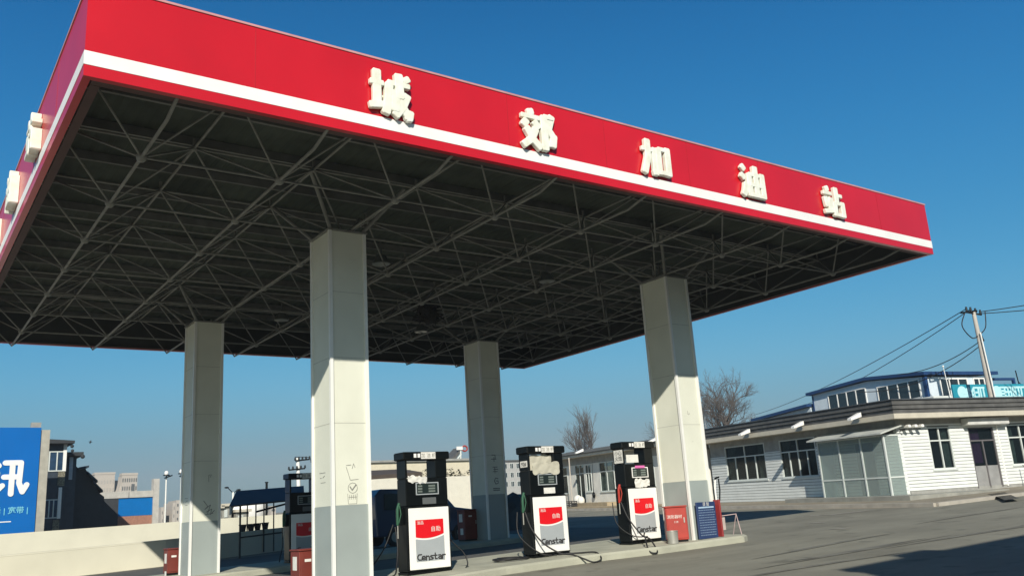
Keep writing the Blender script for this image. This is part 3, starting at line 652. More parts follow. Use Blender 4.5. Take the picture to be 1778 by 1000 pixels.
# corner pilaster of brick courses
b=MB(LF)
for k in range(19): b.box(-.045,-.045,.1+k*.15,.13,.13,.1+k*.15+.138)
b.build('corner_quoin',m_clad,shop)
def window(par,axis,a0,a1,z0,z1,front,nl=2,curt='l',tz=.66,fm=None):
    """frame ring, transom, mullions, panes and curtain set in a wall opening"""
    fm=fm or m_frame; fr=MB(LF)
    def q(mb,s,e,za,zb,f0,f1): (mb.box(s,f0,za,e,f1,zb) if axis=='u' else mb.box(f0,s,za,f1,e,zb))
    w=.055; f0,f1=front-.02,front+.06
    q(fr,a0,a1,z0,z0+w,f0,f1); q(fr,a0,a1,z1-w,z1,f0,f1); q(fr,a0,a0+w,z0+w+.001,z1-w-.001,f0,f1); q(fr,a1-w,a1,z0+w+.001,z1-w-.001,f0,f1)
    zt=z0+(z1-z0)*tz; q(fr,a0+w+.001,a1-w-.001,zt,zt+w,f0+.003,f1-.003)
    for k in range(1,nl): 
        m=a0+(a1-a0)*k/nl; q(fr,m-.03,m+.03,z0+w+.001,zt-.001,f0+.004,f1-.004)
        if k*2==nl or nl==2 : q(fr,m-.03,m+.03,zt+w+.001,z1-w-.001,f0+.004,f1-.004)
    wn=fr.build('window',fm,par)
    g=MB(LF); q(g,a0+w,a1-w,z0+w,z1-w,front+.03,front+.036); g.build('pane',m_glass2,wn)
    c=MB(LF); st=[]
    segs=[(a0+.06,a0+(a1-a0)*.3)] if curt=='l' else ([(a1-(a1-a0)*.3,a1-.06)] if curt=='r' else [(a0+.06,a0+(a1-a0)*.22),(a1-(a1-a0)*.22,a1-.06)])
    for s,e in segs:
        n=16; vs=[]
        for i in range(n+1):
            a=s+(e-s)*i/n; f=front+.16+.03*math.sin(i*1.9)
            for z in(z0+.06,z1-.06): vs.append((a,f,z) if axis=='u' else (f,a,z))
        c.add(vs,[(2*i,2*i+2,2*i+3,2*i+1) for i in range(n)])
    c.build('curtain',m_curt,wn)
    s_=MB(LF); q(s_,a0-.06,a1+.06,z0-.06,z0-.002,front-.07,front-.0255); s_.build('sill',m_frame,wn)
    return wn
def clearglass():
    m=bpy.data.materials.new('clear_window_glass'); m.use_nodes=True; n=m.node_tree; b=n.nodes['Principled BSDF']
    b.inputs['Base Color'].default_value=(.015,.022,.026,1); b.inputs['Roughness'].default_value=.05
    tr=n.nodes.new('ShaderNodeBsdfTransparent'); tr.inputs[0].default_value=(.62,.7,.7,1); mx=n.nodes.new('ShaderNodeMixShader'); mx.inputs[0].default_value=.3
    n.links.new(tr.outputs[0],mx.inputs[1]); n.links.new(b.outputs[0],mx.inputs[2]); n.links.new(mx.outputs[0],n.nodes['Material Output'].inputs[0]); return m
m_glass2=clearglass()
for h in WL: window(shop,'u',h[0],h[1],h[2],h[3],0,4,'both')
window(shop,'v',1.62,2.86,1.13,2.86,0,2,'r'); window(shop,'v',6.14,7.7,1.13,2.86,0,2,'l'); window(shop,'v',10,12,1.13,2.86,0,2,'l')
# roof slab, ribbed fascia
OV=.75
def ring(mb,z0,z1,o,d=.12): # L-shaped band following the two street fronts
    mb.box(-o,-o,z0,-o+d,VR+.5,z1); mb.box(-o+d+.002,-o,z0,UL+.4,-o+d,z1)
b=MB(LF); b.prism(Lp(OV),3.2,3.40); b.build('eave_slab',m_soff,shop)
b=MB(LF)
for z,o in((3.405,OV-.06),(3.58,OV-.0),(3.75,OV+.05)): ring(b,z,z+.14,o); ring(b,z+.142,z+.172,o-.05,.07)
b.build('ribbed_fascia',m_rib,shop)
b=MB(LF); b.prism(Lp(OV+.1),3.93,3.975); b.build('roof_cap',mat('roof_cap_dark',(.07,.08,.09),rough=.6),shop)
b=MB(LF); b.prism([(-.02,-.02),(UL,-.02),(UL,VD),(UD,VD),(UD,VR),(-.02,VR)],HW+.001,3.198); b.build('frieze',m_render,shop)
# door on the right front
b=MB(LF); zb=.28
for s,e,za,zz in((3.88,3.95,zb,2.8),(5.29,5.36,zb,2.8),(3.951,5.289,2.74,2.8),(3.951,5.289,2.2,2.26),(4.60,4.66,zb,2.199)): b.box(-.01,s,za,.07,e,zz)
dr=b.build('door',mat('door_frame_dark',(.14,.13,.13),rough=.5),shop)
b=MB(LF); b.box(.03,3.95,1.2,.036,5.29,2.74); b.build('pane',m_glass2,dr)
b=MB(LF); b.box(.02,3.952,zb,.05,4.599,1.18); b.box(.02,4.661,zb,.05,5.288,1.18); b.build('lower_panel',mat('door_panel_grey',(.3,.3,.29),rough=.6),dr)
b=MB(LF); n=12; vs=[]
for i in range(n+1):
    a=3.97+.62*i/n
    for z in(1.3,2.7): vs.append((.13+.03*math.sin(i*2),a,z))
b.add(vs,[(2*i,2*i+2,2*i+3,2*i+1) for i in range(n)]); b.build('curtain',mat('purple_curtain',(.33,.05,.28),rough=.8),dr)
b=MB(LF); b.bbox(-.42,3.55,2.86,-.03,5.95,3.17,.03); b.build('shutter_box',mat('shutter_box_grey',(.6,.6,.56),rough=.5),shop)
b=MB(LF); b.tube([(-.03,5.6,.3),(-.05,5.55,2.9)],.035,8); b.build('downpipe',m_trim,shop)
# security cameras on a corner bracket
b=MB(LF); b.tube([(-.02,.1,2.72),(-.35,.1,2.78)],.02,6); b.tube([(-.3,-.15,2.8),(-.3,1.0,2.8)],.02,6); br=b.build('camera_bracket',m_black,shop)
for q in(.25,.6,.95):
    b=MB(LF); b.bbox(-.5,q-.07,2.84,-.22,q+.07,2.96,.02); b.build('camera_housing',m_white,br)
# floodlights on the eave
def flood(par,u,v0=-OV-.06,z=3.42):
    b=MB(LF); b.tube([(u,v0,z),(u+.02,v0-.25,z-.02)],.02,6); f=b.build('floodlight',m_black,par)
    b=MB(LF); b.hexa([(u-.11,v0-.62,z-.12),(u+.11,v0-.62,z-.12),(u+.11,v0-.05,z+.02),(u-.11,v0-.05,z+.02)],[(u-.11,v0-.62,z-.03),(u+.11,v0-.62,z-.03),(u+.11,v0-.05,z+.20),(u-.11,v0-.05,z+.20)]); b.build('lamp_head',m_white,f)
for u in(13.0,8.6,4.6,1.0): flood(shop,u)
# terrace step in front of the corner
b=MB(LF); b.prism([(-1.7,-1.6),(5.6,-1.6),(5.6,-.051),(-.05,-.051),(-.05,3.6),(-1.7,3.6)],-.35,.22); b.build('terrace_step',mat('terrace_concrete',(.33,.33,.29),rough=.9,var=.2,scale=2),shop)
# glass porch on the left facade
pgm=bpy.data.materials.new('porch_dusty_glass'); pgm.use_nodes=True; n=pgm.node_tree; pb=n.nodes['Principled BSDF']; pb.inputs['Base Color'].default_value=(.40,.47,.45,1); pb.inputs['Roughness'].default_value=.15
tr=n.nodes.new('ShaderNodeBsdfTransparent'); tr.inputs[0].default_value=(.85,.9,.88,1); mx=n.nodes.new('ShaderNodeMixShader'); mx.inputs[0].default_value=.4
n.links.new(tr.outputs[0],mx.inputs[1]); n.links.new(pb.outputs[0],mx.inputs[2]); n.links.new(mx.outputs[0],n.nodes['Material Output'].inputs[0])
po=MB(LF); pu0,pu1,pv=-.05,3.85,-.85
for u in(pu0,1.25,2.55,pu1): po.box(u-.035,pv,.221,u+.035,pv+.07,2.60)
for z in(.9,2.56): po.box(pu0,pv+.01,z,pu1,pv+.06,z+.06)
for u in(pu0,pu1):
    po.box(u-.03,pv+.071,2.56,u+.03,-.03,2.62); po.box(u-.03,pv+.071,.9,u+.03,-.03,.96)
pf=po.build('porch_frame',m_frame,shop)
b=MB(LF); b.box(pu0+.04,pv+.03,.222,pu1-.04,pv+.038,2.555); b.build('porch_glass',pgm,pf); [ (lambda bb:(bb.box(q-.004,pv+.08,.222,q+.004,-.04,2.555),bb.build('porch_glass',pgm,pf)))(MB(LF)) for q in(pu0,pu1)]
b=MB(LF); b.hexa([(-.35,-1.2,2.62),(4.1,-1.2,2.62),(4.1,-.03,2.92),(-.35,-.03,2.92)],[(-.35,-1.2,2.68),(4.1,-1.2,2.68),(4.1,-.03,2.98),(-.35,-.03,2.98)]); b.build('porch_roof',mat('porch_roof_pale',(.55,.57,.52),rough=.5),shop)
b=MB(LF); b.box(1.4,-.045,.24,2.4,-.0265,2.4); b.build('porch_door',mat('porch_door_dark',(.04,.05,.05),rough=.3),shop)
# trolley by the shop door
b=MB(LF); b.tube([(-.5,6.35,.12),(-.42,6.3,1.05),(-.3,6.35,1.1)],.02,6); b.tube([(-.5,6.6,.12),(-.42,6.55,1.05)],.02,6); b.box(-.6,6.3,.11,-.35,6.65,.14)
b.ball((-.52,6.3,.07),.07,8,6); b.ball((-.52,6.65,.07),.07,8,6); tag(b.build('hand_trolley',m_black),'thin black hand trolley against the white wall right of the shop door','trolley')
# dark drain cover / wet patch on the pavement
P=[GP(*c) for c in((1715,862),(1745,858),(1762,866),(1772,870),(1745,873),(1735,868))]
b=MB(); b.add([(p.x,p.y,gz(p.x,p.y)+.095) for p in P],[tuple(range(6))]); tag(b.build('wet_patch',mat('wet_soil',(.06,.05,.03),rough=.5)),kind='structure')
# ------------------------------------------------------------------ WING
wing=thing('station_annex','lower white annex with sloping grey roof seen between the second and third pumps','annex',P0+D1*14+Vector((0,0,ZS)))
UA,UB=13.75,36
hl=[(24.7,26.8,1.0,2.95),(29.2,30.7,.25,2.9),(28.1,28.95,1.05,2.9),(15.5,17.5,1.0,2.9),(19.5,22.0,1.0,2.9),(32,34,1.0,2.9)]
_,bk=clad('u',UA,UB,.1,2.95,hl,0); bk.build('wall',mat('annex_white_render',(.78,.76,.68),rough=.8,var=.08,scale=1.5),wing)
b=MB(LF); b.box(UA,.21,.1,UA+.2,7,2.95); b.box(UB-.2,.21,.1,UB,7,2.95); b.box(UA,7,.1,UB,7.2,3.2); b.build('wall',m_render,wing)
b=MB(LF); b.box(UA,.0,2.952,UB,.2,3.45); b.build('frieze',m_render,wing)
for h in hl:
    if h[2]>.5: window(wing,'u',h[0],h[1],h[2],h[3],0,2,'both')
b=MB(LF); 
for s,e in((29.2,29.27),(29.92,29.98),(30.63,30.7)): b.box(s,.0,.25,e,.06,2.9)
b.box(29.271,.0,2.3,30.629,.055,2.36); dw=b.build('door',m_frame,wing)
b=MB(LF); b.box(29.27,.035,.25,30.63,.04,2.9); b.build('pane',m_glass2,dw)
b=MB(LF); b.box(UA-.0,-.7,3.452,UB+.4,.4,3.60); b.build('eave_slab',mat('eave_white',(.66,.64,.56),rough=.7),wing)
b=MB(LF); 
b.hexa([(UA,-.8,3.602),(UB+.4,-.8,3.602),(UB+.4,3.0,3.602),(UA,3.0,3.602)],[(UA,-.8,3.66),(UB+.4,-.8,3.66),(UB+.4,3.0,4.25),(UA,3.0,4.25)])
for k in range(8): b.hexa(*[[(UA,-.85+k*.42+dy,3.665+.065*k+dz+zz) if s==0 else (UB+.45,-.85+k*.42+dy,3.665+.065*k+dz+zz) for (s,dy,dz) in ((0,0,0),(1,0,0),(1,.36,.035),(0,.36,.035))] for zz in(0,.04)])
b.build('roof',mat('annex_roof_grey',(.22,.22,.21),rough=.7,var=.2),wing)
b=MB(LF); b.box(13.5,-2.6,-.3,UB,-.001,.1); b.box(23.8,-1.2,.101,28.9,-.001,.32); b.build('terrace_step',mat('terrace_tan',(.42,.34,.22),rough=.9,var=.15),wing)
flood(wing,27.5,-.75,3.75); flood(wing,17.5,-.75,3.75)
b=MB(LF); b.tube([(31.0,-1.2,.1),(30.9,-1.2,3.4)],.06,8); b.build('porch_post',m_pole,wing); b=MB(LF); b.tube([(29.0,-1.2,.1),(29.0,-1.2,3.44)],.05,8); b.build('porch_post',m_pole,wing)
# sack and crate at the annex door
b=MB(LF); 
for u,v,z,r in((28.9,-.8,.42,.3),(28.6,-.7,.36,.26)): b.ball((u,v,z+.1),r,10,7,(1,1,1.2))
tag(b.build('white_sack',m_paper),'pair of bulging white sacks slumped by the annex doorway','sack')
b=MB(LF)
b.box(28.0,-1.9,.1,28.9,-1.3,.14)
for k in range(3): b.box(28.0,-1.9,.18+k*.12,28.9,-1.87,.25+k*.12); b.box(28.0,-1.33,.18+k*.12,28.9,-1.3,.25+k*.12); b.box(28.0,-1.87,.18+k*.12,28.03,-1.33,.25+k*.12); b.box(28.87,-1.87,.18+k*.12,28.9,-1.33,.25+k*.12)
for a in(28.0,28.86):
    for c in(-1.9,-1.34): b.box(a-.005,c-.005,.1,a+.045,c+.045,.5)
tag(b.build('wooden_crate',m_dark),'dark slatted crate on the step outside the annex','crate')
P=P0+D1*26.3-D2*.05
b=MB(LF); b.tube([(27.7,-.06,2.9),(27.75,-.1,1.3),(27.7,-.12,.9)],.015,6); b.ball((27.7,-.14,.8),.17,8,6,(1,.6,1.3)); tag(b.build('hanging_bag',m_black),'small black bag hanging on a cord against the annex wall','bag')
b=MB(LF); b.tube([(16.5,1.5,4.0),(16.5,1.5,5.3)],.04,6); b.ball((16.5,1.5,5.45),.2,8,6,(.8,.8,1.2)); b.tube([(15.6,1.4,4.1),(15.5,1.3,4.9),(14.9,1.0,5.2),(14.2,.8,5.1)],.03,6); tag(b.build('roof_vent',mat('vent_grey',(.35,.4,.42),rough=.5)),'small roof vent and bent pipe on the annex roof','vent')
# ------------------------------------------------------------------ REAR BLUE AND WHITE BUILDING
QX=AY(1612,690,16.5); Q=Vector((QX.x,QX.y,0))
def QF(v): return Q+D1*v.x+D2*v.y+Vector((0,0,v.z+.012*v.x))
zt=AY(1612,647,16.5).z
rear=thing('workshop_building','two storey white workshop with blue roof edge rising behind the shop','building',Q+Vector((0,0,gz(Q.x,Q.y))))
def pane_len(px,py): # distance along D1 from Q on the left face
    r=ray(px,py); N=Vector((D1.y,-D1.x,0)); s=((Q-CAM).dot(N)-0)/(r.dot(N)); P=CAM+r*s; return (P-Q).dot(D1),P.z
def pane_r(px,py):
    r=ray(px,py); N=Vector((D2.y,-D2.x,0)); s=((Q-CAM).dot(N))/(r.dot(N)); P=CAM+r*s; return (P-Q).dot(D2),P.z
uL,zL=pane_len(1410,680); uP,zP=pane_len(1505,655); vR,zR=pane_r(1722,655)
base=gz(Q.x,Q.y)
def Qraw(v): return Q+D1*v.x+D2*v.y+Vector((0,0,v.z))
b=MB(Qraw)
prof=[(0,base),(uL,base),(uL,zL-.25),(uP,zP-.25),(0,zt-.25)]
b.add([(u,0,z) for u,z in prof]+[(u,vR,z) for u,z in prof],[tuple(range(5)),tuple(range(9,4,-1))]+[(i,5+i,5+(i+1)%5,(i+1)%5) for i in range(5)])
b.build('wall',m_pwall,rear)
b=MB(Qraw)
for (a,c) in(((-.25,zt+.02),(uP,zP)),((uP+.001,zP),(uL+.35,zL-.05))):
    b.hexa([(a[0],-.3,a[1]-.2),(c[0],-.3,c[1]-.2),(c[0],vR+.3,c[1]-.2),(a[0],vR+.3,a[1]-.2)],[(a[0],-.3,a[1]),(c[0],-.3,c[1]),(c[0],vR+.3,c[1]),(a[0],vR+.3,a[1])])
b.build('roof',m_blue,rear)
b=MB(Qraw); b.box(-.02,-.12,base,.1,-.003,zt-.26); b.box(-.12,-.12,base,-.021,.06,zt-.26); b.build('corner_post',m_blue,rear)
b=MB(Qraw); b.box(uL-.05,-.05,base,uL+.06,-.003,zL-.3); b.build('corner_post',m_blue,rear)
def rwin(fn,axis,c0,c1,c2,n):
    a,za=fn(*c0); c,zc=fn(*c1); _,zb=fn(*c2)
    lo_,hi=min(a,c),max(a,c); top=(za+zc)/2; bot=zb
    b=MB(Qraw); q=lambda mb,s,e,z0,z1,f0,f1:(mb.box(s,f0,z0,e,f1,z1) if axis=='u' else mb.box(f0,s,z0,f1,e,z1))
    w_=.07; q(b,lo_,hi,top-w_,top,-.05,-.003); q(b,lo_,hi,bot,bot+w_,-.05,-.003)
    for k in range(n+1):
        m=lo_+(hi-lo_-w_)*k/n; q(b,m,m+w_,bot+w_+.001,top-w_-.001,-.05,-.003)
    wn=b.build('window',m_white,rear); g=MB(Qraw); q(g,lo_+.01,hi-.01,bot+.01,top-.01,-.02,-.012); g.build('pane',m_glass,wn)
rwin(pane_len,'u',(1437,684),(1503,674),(1470,710),4); rwin(pane_len,'u',(1522,670),(1596,659),(1560,698),4)
rwin(pane_r,'v',(1630,657),(1678,656),(1650,694),3); rwin(pane_r,'v',(1688,656),(1708,656),(1700,694),2)
b=MB(Qraw); r0,z0=pane_r(1715,652); b.box(.2,vR+.35,zR-.15,.35,vR+2.2,zR-.0); b.box(.2,vR+2.05,zR-2.2,.35,vR+2.2,zR-.151); b.build('side_bracket',m_blue,rear)
# low blue roof left of it
zLL=zL+.45
b=MB(Qraw); u0,z0=pane_len(1330,716); 
b.hexa([(uL+.4,0,3.2),(u0+1,0,3.2),(u0+1,9,3.2),(uL+.4,9,3.2)],[(uL+.4,0,zLL-1.45),(u0+1,0,zLL-1.75),(u0+1,9,zLL-1.50),(uL+.4,9,zLL-1.20)])
lowr=b.build('outbuilding',m_pwall); tag(lowr,'low outbuilding with flat blue roof behind the shop, left of the workshop','building')
b=MB(Qraw); b.hexa([(uL+.3,-.4,zLL-1.44),(u0+1.4,-.4,zLL-1.74),(u0+1.4,9.2,zLL-1.49),(uL+.3,9.2,zLL-1.19)],[(uL+.3,-.4,zLL-1.25),(u0+1.4,-.4,zLL-1.55),(u0+1.4,9.2,zLL-1.30),(uL+.3,9.2,zLL-1.00)]); b.build('roof',m_blue,lowr)
# turquoise roof sign standing on the shop roof
def rf(px,py,u): # point on plane u=const above the shop
    r=ray(px,py); N=Vector((D2.y,-D2.x,0)); s=((P0+D1*u-CAM).dot(N))/(r.dot(N)); P=CAM+r*s; q=P-P0; return q.dot(D2),P.z-ZS-.017*u
SU=8.2
va,zb=rf(1658,696,SU); vb,_=rf(1783,696,SU); _,ztp=rf(1700,667,SU)
sg=thing('roof_sign','long turquoise sign with pale characters standing behind the shop roof','sign',LF(Vector((SU,va,0))))
b=MB(LF); b.box(SU,va,zb,SU+.1,vb,ztp); pn=b.build('panel',m_turq,sg)
for k in range(5): v=va+.3+(vb-va-.6)*k/4; b=MB(LF); b.box(SU+.11,v-.05,-.2,SU+.2,v+.05,ztp-.05); b.build('support',m_steel,sg)
hh=ztp-zb; orgf=lambda v,z:LF(Vector((SU-.001,v,z)))
sgw=vb-va
circ=[(5+3.2*math.cos(a/16*2*math.pi),5+4.6*math.sin(a/16*2*math.pi)) for a in range(17)]
glyphs=[('c',.04),([[(1,8),(1,1)],[(5,8),(5,1)],[(1,4.5),(5,4.5)],[(7,8),(7,1)]],.125),([[(1,9),(4,5),(7,9)],[(4,5),(4,1)],[(2,3),(6,3)]],.20),([[(1,9),(1,1),(6,1),(6,9),(1,9)],[(1,5),(6,5)]],.27),([[(1,9),(7,9)],[(2.5,9),(2.5,1)],[(6,9),(6,1)]],.34),('c',.52),([[(1,9),(1,1),(6,1),(6,9),(1,9)],[(1,6),(6,6)],[(1,3.5),(6,3.5)]],.64),([[(1,9),(7,9)],[(4,9),(4,1)],[(1,1),(7,1)],[(1,5),(7,5)]],.71),([[(1.5,9),(1.5,1)],[(4,9),(4,1),(7,1),(7,9),(4,9)],[(4,5),(7,5)]],.78),([[(1,9),(7,9)],[(4,9),(4,1)],[(1,1),(7,1)]],.86),([[(7,9),(1.5,9),(1.5,4),(.8,1)]],.93)]
b=MB()
for gph,fx in glyphs:
    if gph=='c':
        n=24; c0=va+sgw*fx+.45; pts=[(c0+.36*math.cos(2*math.pi*k/n),zb+hh*.5+hh*.4*math.sin(2*math.pi*k/n)) for k in range(n)]
        q=MB(LF); q.add([(SU-.015,a,z) for a,z in pts]+[(SU-.001,a,z) for a,z in pts],[tuple(range(n)),tuple(range(2*n-1,n-1,-1))]+[(i,n+i,n+(i+1)%n,(i+1)%n) for i in range(n)]); q.build('round_emblem',m_turql,pn)
    else:
        b=MB(); b.strokes(gph,1.7,orgf(va+sgw*fx,zb+hh*.14),D2,(0,0,1),-D1,.012,hh*.72,step=.0015); b.build('sign_character',m_turql,pn)
# box shaped cooling unit on the roof
b=MB(LF); v1,_=rf(1625,690,1.2); v2,_=rf(1657,690,1.2); b.bbox(1.3,v1,3.98,2.1,v2,4.3,.03); tag(b.build('roof_unit',m_frame),'pale box shaped unit on the shop roof left of the turquoise sign','cooling unit')
b=MB(LF); v1,_=rf(1651,690,1.2); b.tube([(1.2,v1,3.98),(1.22,v1-.1,5.6)],[.03,.015],6); b.ball((1.22,v1-.1,5.6),.05,6,5); tag(b.build('roof_antenna',m_trim),'thin white antenna beside the turquoise roof sign','antenna')
# ------------------------------------------------------------------ UTILITY POLES, WIRES
_v,_z=rf(1722,690,6.3); PB=LF(Vector((6.3,_v,_z))); bx,by=PB.x,PB.y; PT=AY(1690,541,by)
pl=thing('utility_pole','leaning concrete utility pole with crossarm rising behind the shop roof','utility pole',(bx+.6,by,gz(bx,by)))
top=Vector((PT.x,by,PT.z)); 
b=MB(); b.tube([(bx+.3,by,gz(bx,by)),PB,top],[.2,.165,.10],12); b.build('shaft',m_pole,pl)
b=MB(); b.tube([top+Vector((.1,-.15,.02))-D2*0,top+Vector((-.7,.35,-.05))],.05,6); b.tube([top+Vector((-.75,0,-.1)),top+Vector((.8,0,-.12))],.045,6); b.tube([top+Vector((.2,0,-1.1)),top+Vector((.5,0,-1.6))],.05,6); b.build('crossarm',m_black,pl)
for dx,dz_ in((-.7,.1),(-.25,.12),(.25,.1),(.75,.05)):
    b=MB(); b.cyl(top+Vector((dx,0,dz_-.15)),.07,.05,.26,8); b.build('insulator',m_black,pl)
b=MB(); b.tube([PB+Vector((-.15,-.25,0)),top+Vector((-.1,-.2,-1.2))],.035,6); b.build('conduit',m_trim,pl)
def wire(A,B,sag,label,r=.024,n=14):
    A,B=Vector(A),Vector(B); pts=[A.lerp(B,t/n)-Vector((0,0,sag*4*(t/n)*(1-t/n))) for t in range(n+1)]
    b=MB(); b.tube(pts,r,5); o=b.build('power_cable',m_wire); return tag(o,label,'cable',group='power cables')
wire(top+Vector((-.7,0,.1)),AY(1310,720,58),.6,'upper black cable running down left from the pole head to the bare tree')
wire(top+Vector((-.3,0,.1)),AY(1318,724,58),1.1,'second black cable sagging just below the uppermost one left of the pole')
wire(top+Vector((0,0,-1.9)),AY(1490,680,20),.7,'short black cable dropping from the pole to the white workshop')
wire(top+Vector((-.05,0,-1.7)),AY(1560,650,18),.35,'short slack cable between the pole and the workshop roof peak')
RA=top+Vector((.75,0,.05)); wire(RA,RA+(AY(1800,516,9)-RA)*5,.5,'upper cable leaving the pole to the right')
RA=top+Vector((.3,0,-.1)); wire(RA,RA+(AY(1800,524,9)-RA)*5,.6,'lower cable leaving the pole to the right')
b=MB(); b.tube(hose([top+Vector((-.9,0,-.1)),top+Vector((-1.5,0,-.9)),top+Vector((-.7,0,-1.5)),top+Vector((.1,0,-1.3)),top+Vector((1.0,0,-.8)),top+Vector((1.3,0,.1))]),.03,5); b.build('jumper_loop',m_wire,pl)
# street-side little thing on the far right roof: bracket lamp
A=AY(1763,643,20); b=MB(); b.tube([A,A+Vector((.1,0,-.9)),A+Vector((.35,0,-1.9))],.04,6); b.ball(A+Vector((.4,0,-2.0)),.18,8,6); b.tube([A+Vector((.2,0,-.9)),A+Vector((.6,0,-1.1))],.03,6); b.tube([A+Vector((.38,0,-2)),(A.x+.5,A.y,gz(A.x,A.y)+3)],.04,6)
tag(b.build('mast_lamp',m_black),'slim dark mast with a lamp at the right edge behind the roof sign','mast')
# ------------------------------------------------------------------ BARE TREES
def bare_tree(loc,h,spread,seed,label,r0=.22,depth=6,lean=0,fan=.5):
    rnd=random.Random(seed); t=thing('bare_tree',label,'tree',loc,group='leafless trees behind the buildings')
    tr=MB(); cr=MB(); tr.local=cr.local=True
    def grow(p,d,l,r,k):
        pts=[p]; q=p.copy(); dd=d.copy()
        for s in range(4):
            dd=(dd+Vector((rnd.gauss(0,.12),rnd.gauss(0,.12),rnd.gauss(.03,.06)))).normalized(); q=q+dd*l/4; pts.append(q.copy())
        rr=[r*(1-.12*i) for i in range(5)]
        (tr if k>=depth-1 else cr).tube(pts,rr,7 if k>3 else (5 if k>1 else 3),cap=False)
        if k==0: return
        n=rnd.choice((3,4)) if k>2 else 3
        for i in range(n):
            a=rnd.uniform(0,6.28); o=dd.orthogonal().normalized(); e=dd.cross(o); f=rnd.uniform(.3,.85)*fan*1.3
            nd=(dd+(o*math.cos(a)+e*math.sin(a))*f+Vector((0,0,.12))).normalized()
            st=pts[rnd.choice((2,3,4))] if i else pts[4]
            grow(st,nd,l*rnd.uniform(.62,.82),r*.58,k-1)
    grow(Vector((0,0,0)),Vector((lean,0,1)).normalized(),h*.30,r0,depth)
    tr.build('trunk',m_bark,t); cr.build('crown',m_bark,t); return t
A=AY(1270,735,42); bare_tree((A.x,42,gz(A.x,42)),12.8,6,5,'large spreading leafless tree behind the shop, right of the front right column',.28,7,-.03,.85)
A=AY(1050,800,70); bare_tree((A.x,70,gz(A.x,70)),11.4,5,12,'taller faint leafless tree above the annex roof left of the front right column',.2,6,.05,.34)
A=AY(1012,800,72); bare_tree((A.x,72,gz(A.x,72)),9.6,4,21,'smaller faint leafless tree above the left end of the annex roof',.16,6,0,.34)
# ================================================================== LEFT AND BACKGROUND
def yb(name,x0,x1,y0,y1,z0,z1,m,par=None,zt2=None):
    b=MB(); zt2=z1 if zt2 is None else zt2
    b.hexa([(x0,y0,z0),(x1,y0,z0),(x1,y1,z0),(x0,y1,z0)],[(x0,y0,z1),(x1,y0,zt2),(x1,y1,zt2),(x0,y1,z1)]); return b.build(name,m,par)
# near low wall
t=thing('boundary_wall','long low cream boundary wall along the left side of the forecourt','wall',(4,22.6,gz(4,22.6)))
b=MB(); pl_=[(-30,20.5),(6.9,22.3),(12.3,23.9),(22,25.5)]
for (a,c) in zip(pl_,pl_[1:]):
    A=Vector((*a,0)); B=Vector((*c,0)); d=(B-A).normalized(); s=Vector((-d.y,d.x,0))*.24; q=[A,B,B+s,A+s]
    b.hexa([(p.x,p.y,gz(p.x,p.y)-.1) for p in q],[(p.x,p.y,gz(p.x,p.y)+.84) for p in q])
wl=b.build('wall_body',m_lwall,t)
b=MB()
for (a,c) in zip(pl_,pl_[1:]):
    A=Vector((*a,0)); B=Vector((*c,0)); d=(B-A).normalized(); s=Vector((-d.y,d.x,0)); q=[A-s*.006,B-s*.006,B+s*.25,A+s*.25]
    b.hexa([(p.x,p.y,gz(p.x,p.y)+.842) for p in q],[(p.x,p.y,gz(p.x,p.y)+.89) for p in q])
b.build('coping',m_lwall,t)
# far cream wall
t=thing('far_wall','higher cream wall running behind the low boundary wall on the left','wall',(4,34,gz(4,34)))
b=MB(); b.hexa([(-14,33.4,-.6),(22,34.4,0),(22,34.7,0),(-14,33.7,-.6)],[(-14,33.4,1.33),(22,34.4,1.80),(22,34.7,1.80),(-14,33.7,1.33)]); b.build('wall_body',m_lwall,t)
# billboard
A=AY(0,748,40); B_=AY(72,742,40); C_=AY(60,926,40)
bd=thing('billboard','big blue billboard with white characters at the left edge of the picture','billboard',(B_.x-2,40,gz(B_.x,40)))
bz0,bz1=C_.z-.1,B_.z
b=MB(); b.box(B_.x-9,40,bz0,B_.x,40.12,bz1); pn=b.build('panel',m_bill,bd)
b=MB(); b.box(B_.x-.45,40.13,bz1+.0,B_.x+.0,40.5,bz1+.28); b.box(B_.x-9,40.13,-.5,B_.x+.02,40.6,bz1-.02); b.build('back_frame',m_render,bd)
b=MB(); b.box(B_.x+.03,39.98,-.5,B_.x+.42,40.9,bz1-.12); b.build('side_post',mat('post_beige',(.42,.4,.33),rough=.8),bd)
b=MB()
A1=AY(5,858,40); szz=AY(30,802,40).z-AY(30,862,40).z
wx=(AY(47,830,40).x-AY(-10,830,40).x)
b.strokes(GLY['讯'],1.45,(AY(47,830,40).x-szz*1.0,39.999,AY(30,858,40).z),(1,0,0),(0,0,1),(0,-1,0),.03,szz*1.02); b.build('billboard_writing',m_white,pn)
b=MB(); b.strokes(GLY['城'][3:],1.45,(AY(47,830,40).x-szz*2.2,39.999,AY(30,858,40).z),(1,0,0),(0,0,1),(0,-1,0),.03,szz*1.02); b.build('billboard_writing',m_white,pn)
X1=AY(50,885,40); text('电话 | 宽带 |',.36,(X1.x-.02,39.985,X1.z-.0),FRONT,mat('cyan_print',(.2,.62,.75),rough=.5),'billboard_small_print',pn,.004,.004,'RIGHT',1,True)
X1=AY(19,905,40); b=MB(); b.box(X1.x-3,39.985,X1.z-.02,X1.x,39.999,X1.z+.025); b.build('underline',m_white,pn)
